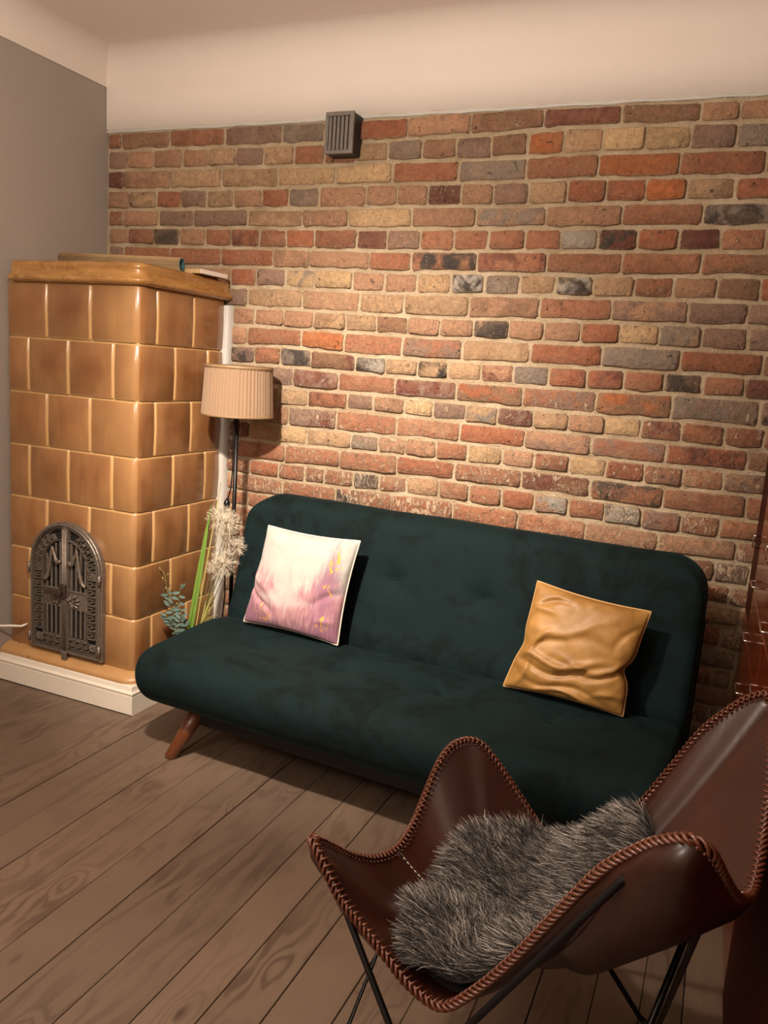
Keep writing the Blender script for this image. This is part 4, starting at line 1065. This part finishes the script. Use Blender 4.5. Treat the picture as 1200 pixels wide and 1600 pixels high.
# local chair axes: x = forward, y = minus side
def cl(f, s, z): return Vector((f, -s, z))
BL_ = [(.326, 0, .431), (.332, -.08, .447), (.345, -.15, .484), (.350, -.215, .535), (.348, -.262, .572), (.333, -.294, .592), (.305, -.305, .575), (.263, -.297, .510), (.221, -.290, .474), (.166, -.285, .434), (.112, -.280, .396), (.050, -.276, .386), (-.003, -.271, .440),
       (-.063, -.271, .530), (-.129, -.281, .648), (-.191, -.296, .757), (-.244, -.318, .825), (-.285, -.342, .868), (-.315, -.355, .886), (-.338, -.346, .872), (-.350, -.305, .825), (-.357, -.215, .752), (-.362, -.10, .680)]
BR_ = [(-.365, 0, .645), (-.358, .11, .700), (-.345, .21, .765), (-.330, .285, .822), (-.318, .335, .850), (-.300, .352, .858), (-.270, .358, .840), (-.236, .352, .805), (-.196, .340, .752), (-.150, .312, .661), (-.102, .285, .569), (-.045, .272, .480), (.010, .272, .420), (.060, .280, .404), (.112, .292, .428),
       (.184, .305, .484), (.248, .312, .539), (.292, .310, .572), (.325, .290, .578), (.345, .250, .566), (.350, .205, .535), (.346, .15, .486), (.335, .08, .445)]
ctrl = [Vector(p) for p in BL_+BR_]
def catmull(P, sub):
    out = []; n = len(P)
    for i in range(n):
        p0, p1, p2, p3 = P[i-1], P[i], P[(i+1) % n], P[(i+2) % n]
        for k in range(sub):
            t = k/sub; out.append(.5*((2*p1)+(p2-p0)*t+(2*p0-5*p1+4*p2-p3)*t*t+(3*p1-p0-3*p2+p3)*t**3))
    return out
BND = catmull(ctrl, 6); NB = len(BND)
CEN = Vector((.045, 0, .318))
def surf(i, t):
    b = BND[i % NB]; ff = b.x-CEN.x; ang = math.atan2(abs(b.y), ff)   # 0 front .. pi back
    p = 1.75-.40*(ang/PI)
    if .9 < ang < 2.2: p += .25*math.sin((ang-.9)/1.3*PI)
    z = CEN.z+(b.z-CEN.z)*t**p
    return cl(CEN.x+ff*t, b.y*t, z + .003*noise.noise(Vector((b.x*3, b.y*3, t*4))))
NR = 30
mb = MB(); P = []
for k in range(NR+1):
    t = max(.004, (k/NR)**.85); P.append([surf(i, t) for i in range(NB)]+[surf(0, t)])
mb.grid(P, True, False)
mb.add([surf(i, .004) for i in range(0, NB, 4)], [tuple(range(0, len(range(0, NB, 4))))], True)
cover = mb.build('leather_cover', M['leather'], chair, recalc=True)
sd = cover.modifiers.new('thickness', 'SOLIDIFY'); sd.thickness = .005; sd.offset = 0
def snorm(i, t):
    a = surf(i+1, t)-surf(i-1, t); b = surf(i, min(.998, t+.02))-surf(i, t-.02); n_ = a.cross(b).normalized()
    return n_ if n_.z > 0 else -n_
# inset hem piece along the edge and pockets under the tips
def tipidx(f, s):
    return min(range(NB), key=lambda i: (BND[i].x-f)**2+(BND[i].y-s)**2)
for (f, s, span, t0) in ((.333, -.294, 30, .70), (-.315, -.355, 38, .48), (-.300, .352, 38, .48), (.325, .290, 30, .70)):
    c_ = tipidx(f, s); mb = MB(); P = []
    for k in range(9):
        row = []
        for i in range(-span, span+1):
            e = abs(i)/span; tt = t0+(1-t0)*(e**2.5)*.8; t = tt+(1.0-tt)*k/8
            p = surf(c_+i, min(t, .995)); row.append(p-snorm(c_+i, min(t, .97))*(.0045+.021*(1-e**2)*min(1, max(0, (1-t))/.05)))
        P.append(row)
    mb.grid(P, True, False); o = mb.build('tip_pocket', M['leather'], chair)
    so = o.modifiers.new('thickness', 'SOLIDIFY'); so.thickness = .0035; so.offset = 0
# braided lacing along the whole rim
per = [0]
for i in range(NB): per.append(per[-1]+(BND[(i+1) % NB]-BND[i]).length)
PL = per[-1]
import bisect
def rim(s):
    s %= PL; i = bisect.bisect_right(per, s)-1; i = min(i, NB-1); t = (s-per[i])/max(1e-9, per[i+1]-per[i])
    a = BND[i]; b = BND[(i+1) % NB]; p = a.lerp(b, t); tg = (b-a).normalized()
    return cl(*p), Vector((tg.x, -tg.y, tg.z))
mb = MB()
npt = int(PL/.0024)
for ph in range(3):
    pts = []
    for k in range(npt):
        s = PL*k/npt; p, tg = rim(s); n1 = tg.cross(Vector((0, 0, 1))).normalized(); n2 = tg.cross(n1)
        a = 2*PI*round(PL/.036)*k/npt+2*PI*ph/3
        pts.append(p+n1*math.cos(a)*.0054+n2*math.sin(a)*.0052)
    mb.tube(pts, .0034, 5, closed=True)
ns = int(PL/.0125)
for k in range(ns):      # whip stitches down over the hem
    s = PL*k/ns; p, tg = rim(s); ic = (cl(CEN.x, 0, CEN.z+.15)-p); n1 = (ic-tg*ic.dot(tg)).normalized(); nz_ = n1.cross(tg).normalized()
    for sg in (1, -1):
        mb.tube([p+nz_*sg*.007, p+n1*.008+nz_*sg*.006+tg*.003, p+n1*.0155+nz_*sg*.003+tg*.006], [.0026, .0024, .0014], 5)
tag(mb.build('edge_lacing', M['lace'], chair), kind='stuff')['label'] = 'tan braided leather lacing round the rim'
# thread: dashed centre seam and dotted hem line
mb = MB(); i0 = 0; ib = tipidx(-.365, 0)
for (ii, t0_, t1_) in ((i0, .12, .97), (ib, .12, .97)):
    L_ = (BND[ii]-CEN).length; n = int(L_*(t1_-t0_)/.010)
    for k in range(n):
        a, b = t0_+(t1_-t0_)*k/n, t0_+(t1_-t0_)*(k+.62)/n
        pa, pb = surf(ii, a)+Vector((0, 0, .0042)), surf(ii, b)+Vector((0, 0, .0042)); mb.tube([pa, pb], .0011, 5)
mb.build('seam_stitching', M['thread'], chair)['label'] = 'pale thread stitching'
mb = MB()
for k in range(int(PL/.014)):
    s = PL*k/int(PL/.014); p, tg = rim(s); i = bisect.bisect_right(per, s % PL)-1
    q_ = surf(i, .925)-Vector((0, 0, .0125 if False else .005)); q2 = surf(i, .925)+Vector((0, 0, .0035))
    mb.tube([q_-tg*.0022, q_+tg*.0022], .0012, 5)
tag(mb.build('hem_stitching', M['thread'], chair), kind='stuff')
# seam ridge either side of the centre stitching
mb = MB()
for ii in (i0, ib):
    mb.tube([surf(ii, .05+.93*k/20)+Vector((0, .006, .001)) for k in range(21)], .0028, 6)
mb.build('seam_ridge', M['leather'], chair)
# rod frame: two closed loops
def rounded(pts, r, n=6):
    out = []; m = len(pts)
    for i in range(m):
        p0, p1, p2 = Vector(pts[i-1]), Vector(pts[i]), Vector(pts[(i+1) % m])
        a = (p0-p1); b = (p2-p1); rr = min(r, a.length*.45, b.length*.45); A = p1+a.normalized()*rr; B = p1+b.normalized()*rr
        for k in range(n+1):
            t = k/n; out.append(A.lerp(p1, t).lerp(p1.lerp(B, t), t))
    return out
zf = .0062
def under(f, s_, t, off=.0125):
    i = tipidx(f, s_); p = surf(i, t)-snorm(i, t)*off; return (p.x, -p.y, p.z)
for loop in ([under(.346, .255, .93), under(.283, .311, .93), (-.150, .372, zf), (-.185, .372, zf), under(-.352, -.285, .93), under(-.262, -.330, .93), (.235, -.395, zf), (.265, -.395, zf)],
             [under(.350, -.240, .93), under(.285, -.302, .93), (-.150, -.372, zf), (-.185, -.372, zf), under(-.332, .280, .93), under(-.250, .354, .93), (.235, .395, zf), (.265, .395, zf)]):
    mb = MB(); mb.tube(rounded([cl(*p) for p in loop], .03), .0062, 10, closed=True); mb.build('frame_rod', M['black_steel'], chair)

# ---- fur throw on the seat (own thing)
FUR = [(.16, -.20), (.205, -.10), (.21, -.03), (.208, .06), (.215, .12), (.205, .165), (.15, .225), (.10, .25), (.03, .255), (-.035, .255), (-.085, .245), (-.135, .225), (-.168, .17), (-.165, .08), (-.12, -.02), (-.06, -.12), (0, -.19), (.06, -.215), (.115, -.225)]
from mathutils.bvhtree import BVHTree
me = cover.data; Mc = Matrix.Translation(CO) @ Matrix.Rotation(CH, 4, 'Z')
bv = BVHTree.FromPolygons([v.co for v in me.vertices], [tuple(p.vertices) for p in me.polygons])
def seat_z(f, s):
    h = bv.ray_cast(cl(f, s, 2), Vector((0, 0, -1)))
    return (h[0].z, h[1] if h[1].z > 0 else -h[1]) if h[0] is not None else (None, Vector((0, 0, 1)))
fc = [(sum(p[0] for p in FUR)/len(FUR)), (sum(p[1] for p in FUR)/len(FUR))]
FP = [Vector((p[0], p[1], 0)) for p in FUR]; FB = catmull(FP, 5); NFB = len(FB)
fcv = Vector((fc[0], fc[1], 0)); TH_F = .022
def furpt(i, t):
    p = fcv.lerp(FB[i % NFB], t); z, nn = seat_z(p.x, p.y)
    if z is None: z, nn = seat_z(p.x*.93, p.y*.93)
    if z is None: z = .5
    za, zb = seat_z(p.x-.13, p.y*.97)[0], seat_z(p.x+.13, p.y*.97)[0]
    if za and zb: z = z+max(0, (za+zb)/2-z)*.55*(1-t**3)+max(0, (za+zb)/2-z)*.25*t**3
    h = TH_F*(1-t**4)**.5*(1+.25*noise.noise(Vector((p.x*7, p.y*7, 2))))
    return cl(p.x, p.y, z+.006)+nn*h, nn
mb = MB(); P = []; NRf = 14
for k in range(NRf+1):
    t = max(.01, k/NRf); P.append([furpt(i, t)[0] for i in range(NFB)]+[furpt(0, t)[0]])
P.append([p-Vector((0, 0, .003)) for p in P[-1]])
mb.grid(P, True, False)
P2 = [[cl(*((fcv.lerp(FB[i % NFB], t*.97)).xy), (seat_z(*(fcv.lerp(FB[i % NFB], t)).xy)[0] or .5)+.004) for i in range(NFB+1)] for t in (.01, .3, .6, .8, 1)]
mb.grid(P2, True, True)
fur = thing('fur_throw', 'shaggy grey-brown faux fur throw spread over the seat of the leather chair', 'throw', CO, CH)
mb.build('backing', M['fur_base'], fur)
rf = random.Random(3); vs = []; fs = []; cols = []
NST = 46000
for k in range(NST):
    t = rf.random()**.5; i = rf.random()*NFB; i0_ = int(i); 
    if t > .995: t = .995
    if k % 9 == 0: t = .97+.03*rf.random()
    p, nn = furpt(i0_, t); p2, _ = furpt(i0_+1, t); p = p.lerp(p2, i-i0_)
    cf = noise.noise(Vector((p.x*11, p.y*11, 4))); cg = noise.noise(Vector((p.x*11, p.y*11, 14)))
    out = (p-cl(fcv.x, fcv.y, p.z)); out.z = 0
    out = out.normalized()*(t**3)
    d = nn*.75+Vector((.40, .10, -.05))+out*.55+Vector((cf, cg, 0))*.65+Vector((rf.gauss(0, .22), rf.gauss(0, .22), rf.gauss(0, .12)))
    d.normalize(); L_ = rf.uniform(.032, .066); grav = Vector((.012, .004, -.016))*rf.uniform(.4, 1.3)
    side = d.cross(Vector((rf.gauss(0, 1), rf.gauss(0, 1), rf.gauss(0, 1)))).normalized(); w0 = rf.uniform(.0005, .0010)
    b = len(vs); u = rf.random(); tone = .5+.5*noise.noise(Vector((p.x*26, p.y*26, 1)))
    if u < .46: c0 = (16, 14, 13); c1 = (44, 39, 37)
    elif u < .76: c0 = (46, 41, 39); c1 = (140, 131, 124)
    else: c0 = (92, 85, 80); c1 = (236, 228, 218)
    for q_, (s_, w_) in enumerate(((0, 1), (.5, .9), (1, .12))):
        pt = p+d*L_*s_+grav*s_*s_
        vs.append(pt-side*w0*w_); vs.append(pt+side*w0*w_)
        cc = [a_+(b_-a_)*(s_**1.3) for a_, b_ in zip(c0, c1)]; cc = lin([x_*(.8+.4*tone) for x_ in cc]); cols += [(*cc, 1)]*2
    fs += [(b, b+1, b+3, b+2), (b+2, b+3, b+5, b+4)]
mb = MB(); mb.add(vs, fs, True); tag(mb.build('fur_pile', M['fur'], fur, {'bc': cols}), kind='stuff')

# ================================================================ WALL UNIT (polished mahogany) along the right wall
def wx(y): return 2.922+.025*(-y)
WA = math.atan(.025)
unit = thing('wall_unit', 'glossy dark red mahogany wall unit with chrome pulls at the right edge', 'cabinet', (wx(-.012), -.012, 0), 0)
Mw = Matrix.Rotation(WA, 4, 'Z')       # local: -x faces the room, y runs along the wall (negative towards the camera)
def wbox(name, x0, x1, y0, y1, z0, z1, mat, parent, b=.002):
    mb = MB(); mb.bbox(x0, x1, y0, y1, z0, z1, b, Mw); return mb.build(name, mat, parent)
WL = -2.55
wbox('carcass', .020, .48, WL, 0, .05, 2.25, M['mahogany'], unit)
wbox('base_plinth', .012, .46, WL, 0, 0, .052, M['mahogany'], unit)
cols_ = [(0, -.24), (-.24, -.80), (-.80, -1.19), (-1.19, -1.85), (-1.85, -2.55)]
def pull(y, z, parent):
    mb = MB(); mb.tube(rounded_open([Mw @ Vector(p) for p in ((.002, y-.045, z), (-.028, y-.045, z), (-.028, y+.045, z), (.002, y+.045, z))]), .0036, 8)
    mb.build('handle', M['chrome'], parent)
def ringpull(y, z, parent):
    mb = MB(); mb.tube(rounded_open([Mw @ Vector(p) for p in ((.002, y, z-.02), (-.018, y, z-.02), (-.018, y, z+.02), (.002, y, z+.02))]), .0024, 8)
    mb.build('handle', M['chrome'], parent)
def rounded_open(P):
    o = [P[0]]
    for a_, b_, c_ in zip(P[:-2], P[1:-1], P[2:]):
        A = b_+(a_-b_).normalized()*.005; B = b_+(c_-b_).normalized()*.005; o += [A, A.lerp(b_, .6).lerp(B.lerp(b_, .6), .5), B]
    return o+[P[-1]]
g = .0025
for k, (ya, yb) in enumerate(cols_):
    if k in (1, 2):
        for z0, z1 in ((.05, .30), (.30, .492), (.492, .655), (.655, .817), (.817, .98)):
            d = wbox('drawer', 0, .022, yb+g, ya-g, z0+g, z1-g, M['mahogany'], unit); ym = (ya+yb)/2
            if z0 > .1: pull(ym, (z0+z1)/2, d)
        d = wbox('door', 0, .022, yb+g, ya-g, .98+g, 2.25, M['mahogany'], unit); ringpull(yb+.08, 1.03, d)
    elif k == 0:
        d = wbox('door', 0, .022, yb+g, ya-g, .05+g, .70-g, M['mahogany'], unit)
        d = wbox('door', 0, .022, yb+g, ya-g, .70+g, 2.25, M['mahogany_matt'], unit); ringpull(yb+.055, .97, d)
    else:
        d = wbox('door', -.004, .022, yb+g, ya-g, .05+g, 2.25, M['mahogany_matt'], unit)
